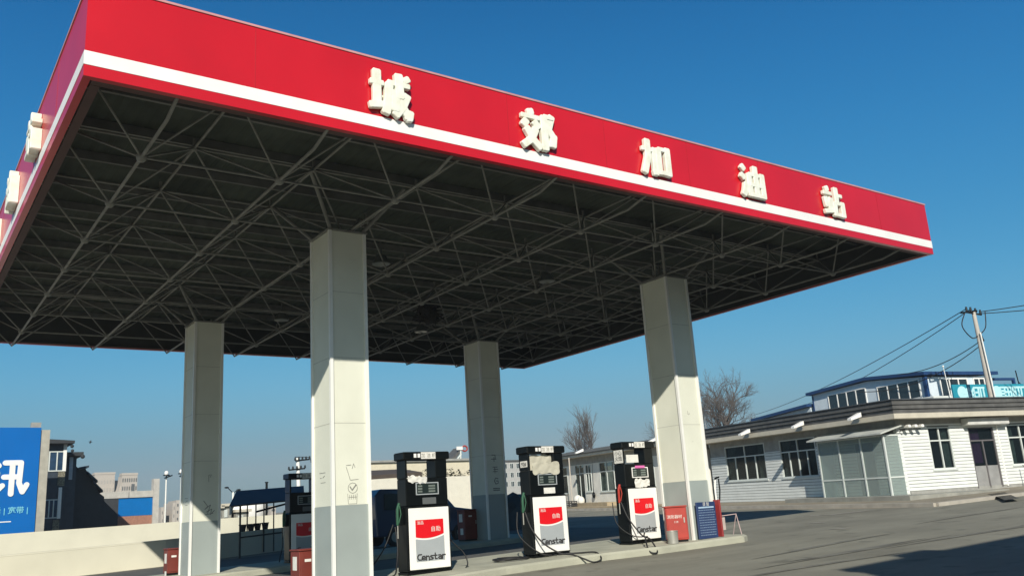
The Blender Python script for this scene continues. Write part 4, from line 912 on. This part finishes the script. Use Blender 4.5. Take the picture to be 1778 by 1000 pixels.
# dark shaded shop row behind the billboard
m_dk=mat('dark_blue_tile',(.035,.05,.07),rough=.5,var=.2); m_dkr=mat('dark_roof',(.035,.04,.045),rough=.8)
hs=thing('shop_house','dark two storey shop house with blue windows and white frames right of the billboard','house',(6.3,44,gz(6,44)))
x0=AY(76,800,44).x; x1=AY(113,800,44).x
x0=B_.x*1.0+.5
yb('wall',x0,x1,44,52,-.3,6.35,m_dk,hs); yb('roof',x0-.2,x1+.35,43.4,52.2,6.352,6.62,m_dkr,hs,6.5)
def fwin(par,x0,x1,z0,z1,y,n=2,fm=m_frame,gm=None,rows=1):
    b=MB(); w_=.06; b.box(x0,y-.05,z0,x1,y,z0+w_); b.box(x0,y-.05,z1-w_,x1,y,z1)
    for k in range(n+1): m=x0+(x1-x0-w_)*k/n; b.box(m,y-.05,z0+w_+.001,m+w_,y,z1-w_-.001)
    o=b.build('window',fm,par); g=MB(); g.box(x0+.01,y-.025,z0+.01,x1-.01,y-.012,z1-.01); g.build('pane',gm or m_glass,o); return o
m_bgl=mat('blue_glass',(.03,.07,.13),rough=.08,var=.2,spec=.8)
z=lambda py,Y=44:AY(100,py,Y).z
xx=lambda px,Y=44:AY(px,850,Y).x
fwin(hs,xx(81),xx(110),z(818),z(783),44,2,m_frame,m_bgl); fwin(hs,xx(78),xx(103),z(899),z(866),44,3,m_frame,m_bgl)
b=MB(); b.box(x1-.12,43.9,z(818),x1+.05,43.998,z(766)); b.box(x1-.25,43.9,z(900),x1-.08,43.998,z(846)); b.build('white_pilaster',m_white,hs)
b=MB(); b.box(xx(99),43.94,z(843),xx(111),43.998,z(819)); b.build('brick_panel',mat('brick_mixed',(.3,.28,.2),rough=.9,var=.4,scale=14),hs); b=MB(); b.box(xx(95),43.94,z(924),xx(106),43.998,z(902)); b.build('brick_panel',mat('brick_mixed',(.3,.28,.2),rough=.9,var=.4,scale=14),hs)
b=MB(); b.ball((x1+.25,43.6,6.2),.1,8,5); b.ball((x1+.28,43.6,5.95),.09,8,5); b.build('eave_ornament',m_dkr,hs)
h2=thing('shop_house','narrower dark shop house stepping down behind the first one','house',(8,47,gz(8,47)))
xa=AY(118,800,47).x; xb=AY(133,800,47).x; zt_=AY(125,786,47).z
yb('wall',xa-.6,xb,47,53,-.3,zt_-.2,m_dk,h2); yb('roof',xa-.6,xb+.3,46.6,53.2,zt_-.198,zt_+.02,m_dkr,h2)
b=MB(); b.box(xb-.4,46.9,z(833,47),xb-.2,46.998,zt_-.25); b.build('white_pilaster',mat('pilaster_blue_grey',(.45,.5,.55),rough=.6),h2)
b=MB(); b.ball((xb+.25,46.6,zt_-.25),.13,8,5); b.build('eave_ornament',m_dkr,h2)
h3=thing('dark_shed','ragged dark sloping shed roofs falling away from the shop houses','shed',(10,52,gz(10,52)))
pts=[(122,800),(139,815),(148,812),(153,822),(163,838),(172,855),(181,862)]
W=[AY(px,py,50) for px,py in pts]; n=len(W)
b=MB(); zb_=.2
vs=[(p.x,50,p.z) for p in W]+[(p.x+.3,57,p.z) for p in W]+[(p.x,50,zb_) for p in W]+[(p.x+.3,57,zb_) for p in W]
fs=[]
for i in range(n-1): fs+=[(i,i+1,n+i+1,n+i),(2*n+i,2*n+i+1,i+1,i),(n+i,n+i+1,3*n+i+1,3*n+i)]
fs+=[(0,n,3*n,2*n),(n-1,2*n-1+0,4*n-1,3*n-1)]
b.add(vs,[f for f in fs]); b.build('wall',m_dkr,h3)
for i in (1,3,4):
    p,q=W[i],W[i+1]; b=MB(); b.hexa([(p.x-.1,49.6,p.z+.004),(q.x+.15,49.6,q.z+.004),(q.x+.3,57,q.z+.004),(p.x,57,p.z+.004)],[(p.x-.1,49.6,p.z+.13),(q.x+.15,49.6,q.z+.13),(q.x+.3,57,q.z+.13),(p.x,57,p.z+.13)]); b.build('roof',m_dk,h3)
Z=AY(206,868,55.5); yb('shade_block',Z.x-2.6,Z.x,55.5,59.7,.2,AY(200,868,59).z,m_dkr,h3)  # added block shades the banner wall and partly stands in for its shadow
# banner wall
bn=thing('banner_wall','blue panelled roadside wall with pale coping above a brick base, half in shade','wall',(12.5,60,gz(12,60)))
X=lambda px,py,Y=60:AY(px,py,Y)
a,c=X(127,870),X(265,862); bz=X(265,893).z
b=MB(); b.box(a.x-1,60,bz,c.x,60.3,c.z); b.build('blue_panel',mat('blue_hoarding',(.002,.14,.42),rough=.5,var=.05,spec=.15),bn)
b=MB(); b.box(a.x-1,60.02,.2,c.x,60.32,bz-.002); b.build('brick_base',mat('red_brick_base',(.38,.19,.13),rough=.9,var=.15,scale=8),bn)
zt_=X(265,851).z; b=MB(); b.box(X(163,870).x,59.9,c.z+.002,X(223,870).x-.02,60.4,zt_); b.box(X(223,870).x+.02,59.9,c.z+.002,c.x,60.4,zt_); b.build('coping',mat('pale_coping',(.5,.48,.43),rough=.8),bn)
b=MB(); b.box(c.x+.002,59.8,.2,c.x+.42,60.5,X(268,831).z); b.build('end_pillar',mat('pale_coping',(.5,.48,.43)),bn)
# distant towers
m_tw=mat('tower_stone',(.44,.4,.35),rough=.9,var=.05)
def tower(x0,x1,y,ztp,label,steps=False,gname='towers on the skyline'):
    t=thing('tower_block',label,'tower',((x0+x1)/2,y,gz((x0+x1)/2,y)),0,gname)
    w_=x1-x0; yb('wall',x0,x1,y,y+w_*.7,-2,ztp,m_tw,t); yb('parapet',x0-.1,x1+.1,y-.1,y+w_*.7+.1,ztp+.002,ztp+.5,m_tw,t)
    k=0; zf=2
    b=MB()
    while zf<ztp-1.2:
        nn=7
        for i in range(nn): q=x0+w_*(i+.25)/nn; b.box(q,y-.03,zf,q+w_*.5/nn,y-.002,zf+.9)
        zf+=1.9
    b.build('window_band',mat('far_window',(.4,.38,.34),rough=.5) if not steps else mat('far_window_dark',(.1,.11,.11),rough=.5),t); return t
A=AY(165,820,220); B=AY(200,818,220); tower(A.x,B.x,220,A.z-.5,'broad beige office block on the skyline above the blue panelled wall')
A=AY(212,826,215); B=AY(239,821,215); t=tower(A.x,B.x,215,B.z-.4,'slimmer pale tower with rounded shoulder on the skyline, right of the broad block',True)
b=MB(); n=10; w_=B.x-A.x
vs=[]; prof=[(A.x-1.5,2)]+[(A.x-1.5+1.5*math.sin(k/n*math.pi/2),B.z-5+4.5*(1-math.cos(k/n*math.pi/2))) for k in range(n+1)]+[(A.x,2)]
m=len(prof); b.add([(x,215.5,z) for x,z in prof]+[(x,219,z) for x,z in prof],[tuple(range(m)),tuple(range(2*m-1,m-1,-1))]+[(i,m+i,m+(i+1)%m,(i+1)%m) for i in range(m)]); b.build('shoulder',m_tw,t)
b=MB(); q=B.x-1.3; b.box(q,214.9,3,q+.7,214.96,B.z-2.5); b.build('glass_strip',mat('far_window_dark',(.1,.11,.11)),t)
A=AY(201,832,218); B=AY(209,830,218); tower(A.x+.2,B.x+.3,222,A.z-.5,'narrow dark block squeezed between the two skyline towers')
# faint city strip and flyover
rnd=random.Random(2)
t_=None
for k,(px,w_,ty) in enumerate([(300,5,872),(306,6,868),(270,5,884),(280,5,880),(288,6,882),(296,6,884),(393,8,880),(402,7,884),(412,8,882),(430,9,876),(452,8,880),(470,9,878)]):
    Y=150+20*(k%3); A=AY(px,ty,Y); B=AY(px+w_,ty,Y)
    t_=thing('distant_building','tiny pale building in the haze on the low skyline beyond the wall','building',(A.x,Y,gz(A.x,Y)),0,'far low skyline buildings'); 
    yb('wall',A.x,B.x,Y,Y+6,-2,A.z,m_tw,t_); b=MB(); zz=A.z-1.2
    while zz>A.z-5: b.box(A.x+.2,Y-.03,zz,B.x-.2,Y-.002,zz+.5); zz-=1.3
    b.build('window_band',mat('far_window_dark',(.1,.11,.11)),t_)
# lamp posts
def lamp(px,pt,Y,label):
    A=AY(px[0],px[1],Y); t=thing('street_lamp',label,'street lamp',(A.x,Y,gz(A.x,Y)),0,'slim lamp posts by the far wall')
    b=MB(); b.tube([(A.x,Y,gz(A.x,Y)),(A.x,Y,A.z)],[.06,.045],8); b.build('post',m_trim,t)
    b=MB(); b.cyl((A.x,Y,A.z-.02),.22,.2,.06,12); b.hexa([(A.x-.1,Y-.15,A.z-.2),(A.x+.35,Y-.15,A.z-.05),(A.x+.35,Y+.15,A.z-.05),(A.x-.1,Y+.15,A.z-.2)],[(A.x-.1,Y-.15,A.z-.12),(A.x+.35,Y-.15,A.z+.03),(A.x+.35,Y+.15,A.z+.03),(A.x-.1,Y+.15,A.z-.12)]); b.build('lamp_arm',m_black,t)
    b=MB(); b.ball((A.x,Y,A.z+.14),.14,10,7,(1,1,1.2)); b.build('lamp_shade',m_white,t); return t
lamp((289,825),0,50,'slim white lamp post with small round head left of the rear left column')
lamp((315,822),0,50,'slim lamp post mostly hidden behind the rear left column')
A=AY(405,848,70); t=thing('street_lamp','tall two armed street lamp far behind the shed','street lamp',(A.x,70,gz(A.x,70)))
b=MB(); b.tube([(A.x,70,0),(A.x,70,A.z-.3)],.09,8); b.build('post',m_trim,t); b=MB(); b.tube([(A.x-.0,70,A.z-.4),(A.x-.5,70,A.z+.1)],.04,6); b.tube([(A.x,70,A.z-.4),(A.x+.4,70,A.z-.1)],.04,6); b.ball((A.x-.6,70,A.z+.12),.22,8,5,(1,.6,.4)); b.ball((A.x+.5,70,A.z-.12),.22,8,5,(1,.6,.4)); b.build('lamp_arm',m_black,t)
# bird
A=AY(157,767,45); b=MB(); b.tube([A+Vector((-.03,0,-.1)),A,A+Vector((.03,0,.1))],[.02,.035,.015],6); b.add([A,A+Vector((-.08,.1,.07)),A+Vector((-.03,.05,-.04))],[(0,1,2)]); b.add([A,A+Vector((.09,-.1,-.05)),A+Vector((.02,-.05,.05))],[(0,1,2)])
tag(b.build('bird',m_black),'tiny dark bird flying in the sky above the blue banner wall','bird')
# ------------------------------------------------------------------ open shed with pots
sh=thing('open_shed','open lean-to shed with dark sheet roof on thin posts beside the low wall','shed',(10.6,22.5,gz(10.6,22.5)))
b=MB(); A=AY(398,879,21.3); B=AY(507,867,21.3); A2=AY(415,853,23.6); B2=AY(507,845,23.6)
b.hexa([(A.x,21.3,A.z-.03),(B.x+.5,21.3,B.z-.03),(B2.x+.5,23.6,B2.z-.03),(A2.x-.1,23.6,A2.z-.03)],[(A.x,21.3,A.z+.03),(B.x+.5,21.3,B.z+.03),(B2.x+.5,23.6,B2.z+.03),(A2.x-.1,23.6,A2.z+.03)]); b.build('roof',mat('shed_roof_plum',(.05,.045,.06),rough=.7),sh)
b=MB(); zc=AY(415,855,23.6).z; b.add([(A.x,21.28,A.z-.3),(A.x,21.28,A.z),(A2.x-.1,23.6,A2.z),(A2.x-.1,23.6,A2.z-.2)],[(0,1,2,3)]); o_=b.build('gable_trim',m_paper,sh); o_.modifiers.new('s','SOLIDIFY').thickness=.05
for px in(417,503):
    Q_=AY(px,960 if px==417 else 950,21.4); b=MB(); b.tube([(Q_.x,21.45,gz(Q_.x,21.4)),(Q_.x,21.45,AY(px,875,21.4).z)],.035,6); b.build('post',m_dark,sh)
for px in(430,445,459,476):
    Q_=AY(px,900,23.4); b=MB(); b.tube([(Q_.x,23.45,.2),(Q_.x,23.45,2.3)],.025,6); b.build('post',m_dark,sh)
b=MB(); Q1=AY(415,968,21.6); Q2=AY(503,955,21.6); zr=AY(430,932,21.6).z; b.tube([(Q1.x,21.6,zr),(Q2.x,21.6,zr+.1)],.03,6); b.build('rail',m_dark,sh); b=MB(); b.tube([AY(445,888,23.4),AY(505,872,23.4)],.04,6); b.build('rail',m_dark,sh)
for k,px in enumerate((430,446,459,474)):
    Q_=AY(px,925-k*1.2,22.75); t=thing('plant_pot','small dark plant pot standing on the low wall under the shed roof','plant pot',(Q_.x,22.9,gz(Q_.x,22.9)+.89),0,'row of dark pots on the wall')
    t['label']=['dark plant pot on the low wall, leftmost of the row of four','dark plant pot on the low wall, second from the left of four','dark plant pot on the low wall, third from the left of four','dark plant pot on the low wall, rightmost of the row of four'][k]
    t.location.y=float(np.interp(Q_.x,[6.9,12.3],[22.3,23.9]))+.1; 
    b=MB(); b.local=True; b.cyl((0,0,0),.10,.14,.24,14); b.build('body',m_dark,t); b=MB(); b.local=True; b.cyl((0,0,.241),.155,.155,.03,14); b.build('rim',m_dark,t)
# bench table in the shade in front of the wall
Q_=GP(455,950); t=thing('stone_table','dark table and bench in the shade in front of the low wall','table',(Q_.x,Q_.y-.4,gz(Q_.x,Q_.y)))
b=MB(); b.local=True; b.bbox(-.75,-.35,.62,.75,.35,.7,.01); b.build('top',m_dark,t); b=MB(); b.local=True; b.cyl((-.3,0,0),.22,.18,.619,12); b.cyl((.35,0,0),.2,.17,.619,12); b.build('pedestal',m_dark,t)
# junk skyline over the far wall: white dome, chimney, parked vans
A=AY(441,852,52); b=MB(); b.ball((A.x,53,A.z-1.3),1.3,16,8,(1.1,.8,1)); tag(b.build('white_tank',m_white),'white domed tank top showing above the shed roof','tank')
A=AY(463,838,52); B=AY(463,860,52); b=MB(); b.tube([(A.x,52,.3),(A.x,52,A.z)],.09,8); b.cyl((A.x,52,A.z),.13,.13,.08,8); tag(b.build('chimney_pipe',m_black),'thin black chimney pipe above the shed roof','chimney')
A=AY(345,905,42); B=AY(368,905,42)
for k,(p0,p1,py) in enumerate(((340,362,884),(365,385,880),(386,402,876),(410,432,886))):
    A=AY(p0,py,44); B=AY(p1,py,44); t=thing('roadside_hut','small pale hut beyond the far wall near the rear left column','hut',(A.x,44,gz(A.x,44)),0,'small huts beyond the wall')
    yb('wall',A.x,B.x,44,46,.2,A.z-.1,mat('hut_grey',(.35,.35,.31),rough=.9,var=.25,scale=3),t); yb('roof',A.x-.1,B.x+.12,43.8,46.2,A.z-.098,A.z+.06,m_soff,t); fwin(t,A.x+.12,A.x+(B.x-A.x)*.55,A.z-.75,A.z-.3,43.995,2)
    t['label']=['pale hut beyond the far wall hidden behind the rear left column','pale hut beyond the far wall just right of the rear left column','small pale hut beyond the far wall left of the open shed','small pale hut seen under the open shed roof'][k]
A=AY(545,868,40)
# power pole with crossarms
A=AY(517,797,60); t=thing('utility_pole','pale utility pole with two dark crossarms between the shed and the front left column','utility pole',(A.x,60,gz(A.x,60)))
b=MB(); b.tube([(A.x+.2,60,0),(A.x,60,A.z+.1)],[.2,.16],10); b.build('shaft',m_trim,t)
for py,x_a,x_b in((799,511,536),(815,500,528)):
    P1=AY(x_a,py+1,60); P2=AY(x_b,py-1,60); b=MB(); b.tube([(P1.x,59.8,P1.z),(P2.x,59.8,P1.z+.1)],.06,6)
    for q in(0,.25,.5,.75,1): b.cyl((P1.x+(P2.x-P1.x)*q,59.8,P1.z+.03+.1*q),.09,.06,.24,6)
    b.build('crossarm',m_black,t)
P1=AY(512,793,60); P2=AY(540,803,60); b=MB(); b.tube(hose([P1,AY(536,794,60),P2]),.03,5); b.build('jumper_loop',m_wire,t)
# cream sheds, hedge and van behind the first pump
A=AY(640,801,50); B=AY(830,796,50); C_=AY(640,850,50)
cs=thing('cream_warehouse','long cream warehouse wall in the sun behind the first pump','warehouse',(A.x+4,50,gz(A.x,50)))
yb('wall',A.x-1,B.x+2,50,56,.5,A.z-.1,mat('warehouse_cream',(.66,.6,.45),rough=.8,var=.05),cs,B.z-.1); yb('roof',A.x-1.2,B.x+2.2,49.8,56.3,A.z-.098,A.z+.05,m_render,cs,B.z+.05)
b=MB(); r=random.Random(9); A=AY(700,830,47); B=AY(832,828,47); zt_=AY(800,817,47).z
for k in range(2600):
    x=r.uniform(A.x,B.x); zz=r.uniform(.8,zt_+.25*math.sin(x*3)); y=47+r.uniform(-.5,.5); a=r.uniform(0,6.3); s=.13
    p=Vector((x,y,zz)); u=Vector((math.cos(a),math.sin(a)*.6,r.uniform(-.6,.6)))*s; v_=Vector((0,r.uniform(-1,1)*.5,1)).cross(u).normalized()*s*.7
    b.add([p-u,p+v_,p+u,p-v_],[(0,1,2,3)])
t=thing('hedge','dark clipped hedge in front of the cream warehouse','hedge',((A.x+B.x)/2,47,gz(30,47))); b.build('foliage',m_hedge,t)
A=AY(640,829,38); B=AY(828,826,38)
t=thing('white_wall','plain white yard wall below the hedge behind the first pump','wall',(A.x+3,38,gz(A.x,38))); zt_=AY(800,826,38).z
yb('wall_body',AY(640,829,38).x,AY(828,827,38).x+1,38,38.3,.4,zt_,mat('yard_wall_white',(.7,.67,.56),rough=.8,var=.05),t)
# dark carport behind first pump
A=AY(640,815,30); B=AY(692,812,30); t=thing('carport','dark brown open carport roof between the front left column and the first pump','carport',(A.x+1,30,gz(A.x,30)))
b=MB(); b.hexa([(A.x-.6,29,A.z-.55),(B.x+.8,29,B.z-.5),(B.x+.8,31,B.z-.2),(A.x-.6,31,A.z-.2)],[(A.x-.6,29,A.z-.35),(B.x+.8,29,B.z-.3),(B.x+.8,31,B.z),(A.x-.6,31,A.z)]); b.build('roof',mat('carport_brown',(.09,.07,.055),rough=.8),t)
for x in(A.x-.4,B.x-.1,B.x+.5):
    b=MB(); b.box(x-.09,29.2,.3,x+.09,29.4,A.z-.5); b.build('post',m_dark,t)
A=AY(700,815,34); B=AY(730,815,34)
# slanted roof billboard with red emblem
A=AY(790,800,75); B=AY(806,772,75); C_=AY(823,797,75)
t=thing('roof_hoarding','tilted hoarding frame topped by a small white and red sign','hoarding',(A.x,75,gz(A.x,75)))
b=MB(); P1=AY(780,800,75); P2=AY(803,776,75); P3=AY(803,781,75); P4=AY(789,800,75); b.add([P1,P2,P3,P4]+[p+Vector((0,2,0)) for p in(P1,P2,P3,P4)],[(3,2,1,0),(4,5,6,7),(0,1,5,4),(1,2,6,5),(2,3,7,6),(3,0,4,7)]); b.build('slanted_panel',m_rib,t)
b=MB(); b.tube([AY(800,802,75),AY(800,778,75)],.1,6); b.tube([AY(790,802,75),AY(801,788,75)],.1,6); b.tube([AY(800,802,75),AY(797,820,75)],.1,6); b.build('support',m_frame,t)
P1=AY(792,781,75); P2=AY(803,775,75); b=MB(); b.box(P1.x,74.8,P1.z,P2.x-.1,74.95,P2.z); b.build('white_sign',m_white,t)
P1=AY(803,783,75); P2=AY(809,774,75); b=MB(); cxx=(P1.x+P2.x)/2; b.tube([(cxx+.35*math.cos(k*math.pi/6),74.9,(P1.z+P2.z)/2+.3*math.sin(k*math.pi/6)) for k in range(13)],.09,6); b.build('red_emblem',m_redbox,t)
# dark blue van in the shade
van=thing('parked_van','dark blue van parked in the shade behind the first pump','van',(14.7,18.0,gz(14.7,18)))
def vb(b,n,m,par=van): b.local=True; return b.build(n,m,par)
prof=[(-2.05,.35),(2.1,.35),(2.15,.95),(1.85,1.12),(1.15,1.22),(.55,1.92),(-1.85,1.98),(-2.08,1.75)]
b=MB(); n=len(prof)
def ringv(y,k): return [(x*(1 if z<1.2 else (1-.03*k)),y,z) for x,z in prof]
rs=[ringv(-.84,0),ringv(.84,0)]
b.add([(x,-.84+(.10 if z>1.3 else 0),z) for x,z in prof]+[(x,.84-(.10 if z>1.3 else 0),z) for x,z in prof],[tuple(range(n)),tuple(range(2*n-1,n-1,-1))]+[(i,n+i,n+(i+1)%n,(i+1)%n) for i in range(n)])
bo=vb(b,'body',m_navycar); mb=bo.modifiers.new('b','BEVEL'); mb.width=.05; mb.segments=3
for xa,xb in((-1.75,-.95),(-.9,-.1),(-.04,.62)):
    b=MB(); b.hexa([(xa,-.85,1.25),(xb+(.28 if xb>.5 else 0),-.85,1.25),(xb+(.28 if xb>.5 else 0),-.8,1.25),(xa,-.8,1.25)],[(xa+.03,-.80,1.8),(xb-.03-(.08 if xb>.5 else 0),-.80,1.8),(xb-.03-(.08 if xb>.5 else 0),-.7,1.8),(xa+.03,-.7,1.8)]); vb(b,'side_window',m_glass)
b=MB(); b.add([(1.17,-.72,1.24),(1.17,.72,1.24),(.60,.66,1.88),(.60,-.66,1.88)],[(0,1,2,3)]); o_=vb(b,'windscreen',m_glass); o_.modifiers.new('s','SOLIDIFY').thickness=.03
for x in(-1.35,1.35):
    for s in(-1,1):
        b=MB(); b.tube([(x,s*.86,.32),(x,s*.66,.32)],.32,20); wv=vb(b,'wheel',m_rub); b=MB(); b.tube([(x,s*.868,.32),(x,s*.80,.32)],.18,16); vb(b,'rim',m_galv,wv)
b=MB(); b.bbox(2.08,-.8,.3,2.22,.8,.52,.02); vb(b,'bumper',m_black)
for s in(-1,1): b=MB(); b.bbox(2.02,s*.62-.14,.78,2.16,s*.62+.14,.93,.02); vb(b,'headlight',m_frame)
# flat grey apartment block far back and its dark yard
A=AY(873,801,130); B=AY(912,796,130)
t=thing('apartment_block','pale grey three storey apartment block far behind the second pump','building',(A.x+3,130,gz(A.x,130)))
yb('wall',A.x-2,B.x+2,130,140,2,A.z,mat('apartment_grey',(.42,.42,.4),rough=.8,var=.1),t); yb('roof',A.x-2.2,B.x+2.2,129.7,140.3,A.z+.002,A.z+.25,m_rib,t)
for zq in(5.6,7.3,9.0):
    for xq in np.arange(A.x-1.4,B.x+1,1.5): fwin(t,float(xq),float(xq)+.8,zq,zq+1.0,129.998,2)
# tarpaulin heap, bins and bucket in the shade behind the rear right column
A=AY(880,845,20); b=MB(); r=random.Random(4); nx=14; ny=8; vs=[]; cxh=A.x+.3
for j in range(ny+1):
    for i in range(nx+1):
        u=i/nx; v_=j/ny; x=cxh-1.0+3.2*u; y=19.5+2.0*v_; hgt=(math.sin(u*math.pi)**.6)*(math.sin(v_*math.pi)**.5)*1.65*(1.1-.4*u)
        vs.append((x+r.uniform(-.04,.04),y,gz(x,y)+hgt+r.uniform(-.05,.05)*(hgt>0.1)))
b.add(vs,[(j*(nx+1)+i,j*(nx+1)+i+1,(j+1)*(nx+1)+i+1,(j+1)*(nx+1)+i) for j in range(ny) for i in range(nx)])
tag(b.build('tarpaulin_heap',mat('dark_green_tarp',(.035,.05,.045),rough=.6,var=.3)),'heap covered with a dark green tarpaulin behind the rear right column','heap')
P=GP(904,905); t=thing('plastic_bucket','green plastic bucket in the shade just left of the second pump','bucket',(P.x,P.y,gz(P.x,P.y)))
b=MB(); b.local=True; b.cyl((0,0,0),.2,.3,.62,16); b.build('body',m_green,t); b=MB(); b.local=True; b.tube([(.31*math.cos(k*math.pi/8),.31*math.sin(k*math.pi/8),.62) for k in range(17)],.02,6); b.build('rim',m_green,t)
P=GP(893,912); b=MB(); b.cyl((P.x,P.y,gz(P.x,P.y)),.45,.4,.07,14); b.cyl((P.x+.6,P.y+.1,gz(P.x,P.y)),.25,.22,.12,12); tag(b.build('white_basin',m_paper),'white basins lying on the ground beside the green bucket','basin')
# building across the road behind the camera, which shades the road
t=thing('roadside_building','tall plain building across the road behind the viewer','building',(14,-18,-.6))
yb('wall',2.0,40,-24,-15.75,-1,8.85,mat('across_road_render',(.4,.38,.33),rough=.9),t); yb('parapet',1.9,40.1,-24.1,-15.65,8.852,9.1,m_soff,t)
for zq in(1,4.2,7):
    for xq in range(4,38,4): fwin(t,xq,xq+1.8,zq,zq+1.5,-15.74+.0,2)
# dumpster-like rooftop piece which notches the shadow edge
yb('stair_house',3.2,4.2,-17.5,-16.4,9.102,9.9,m_soff,t)

# ------------------------------------------------------------------ AIR
HZ=0.0006
b=MB(); b.box(-260,-120,-8,520,420,26); hz=b.build('haze',None or mat('unused_pale',(.5,.5,.5))); hz.data.materials.clear()
m=bpy.data.materials.new('winter_haze'); m.use_nodes=True; n=m.node_tree; n.nodes.remove(n.nodes['Principled BSDF']); v=n.nodes.new('ShaderNodeVolumePrincipled')
v.inputs['Color'].default_value=(.72,.82,.9,1); v.inputs['Density'].default_value=HZ; v.inputs['Anisotropy'].default_value=.1
n.links.new(v.outputs[0],n.nodes['Material Output'].inputs['Volume']); hz.data.materials.append(m); tag(hz,kind='stuff')
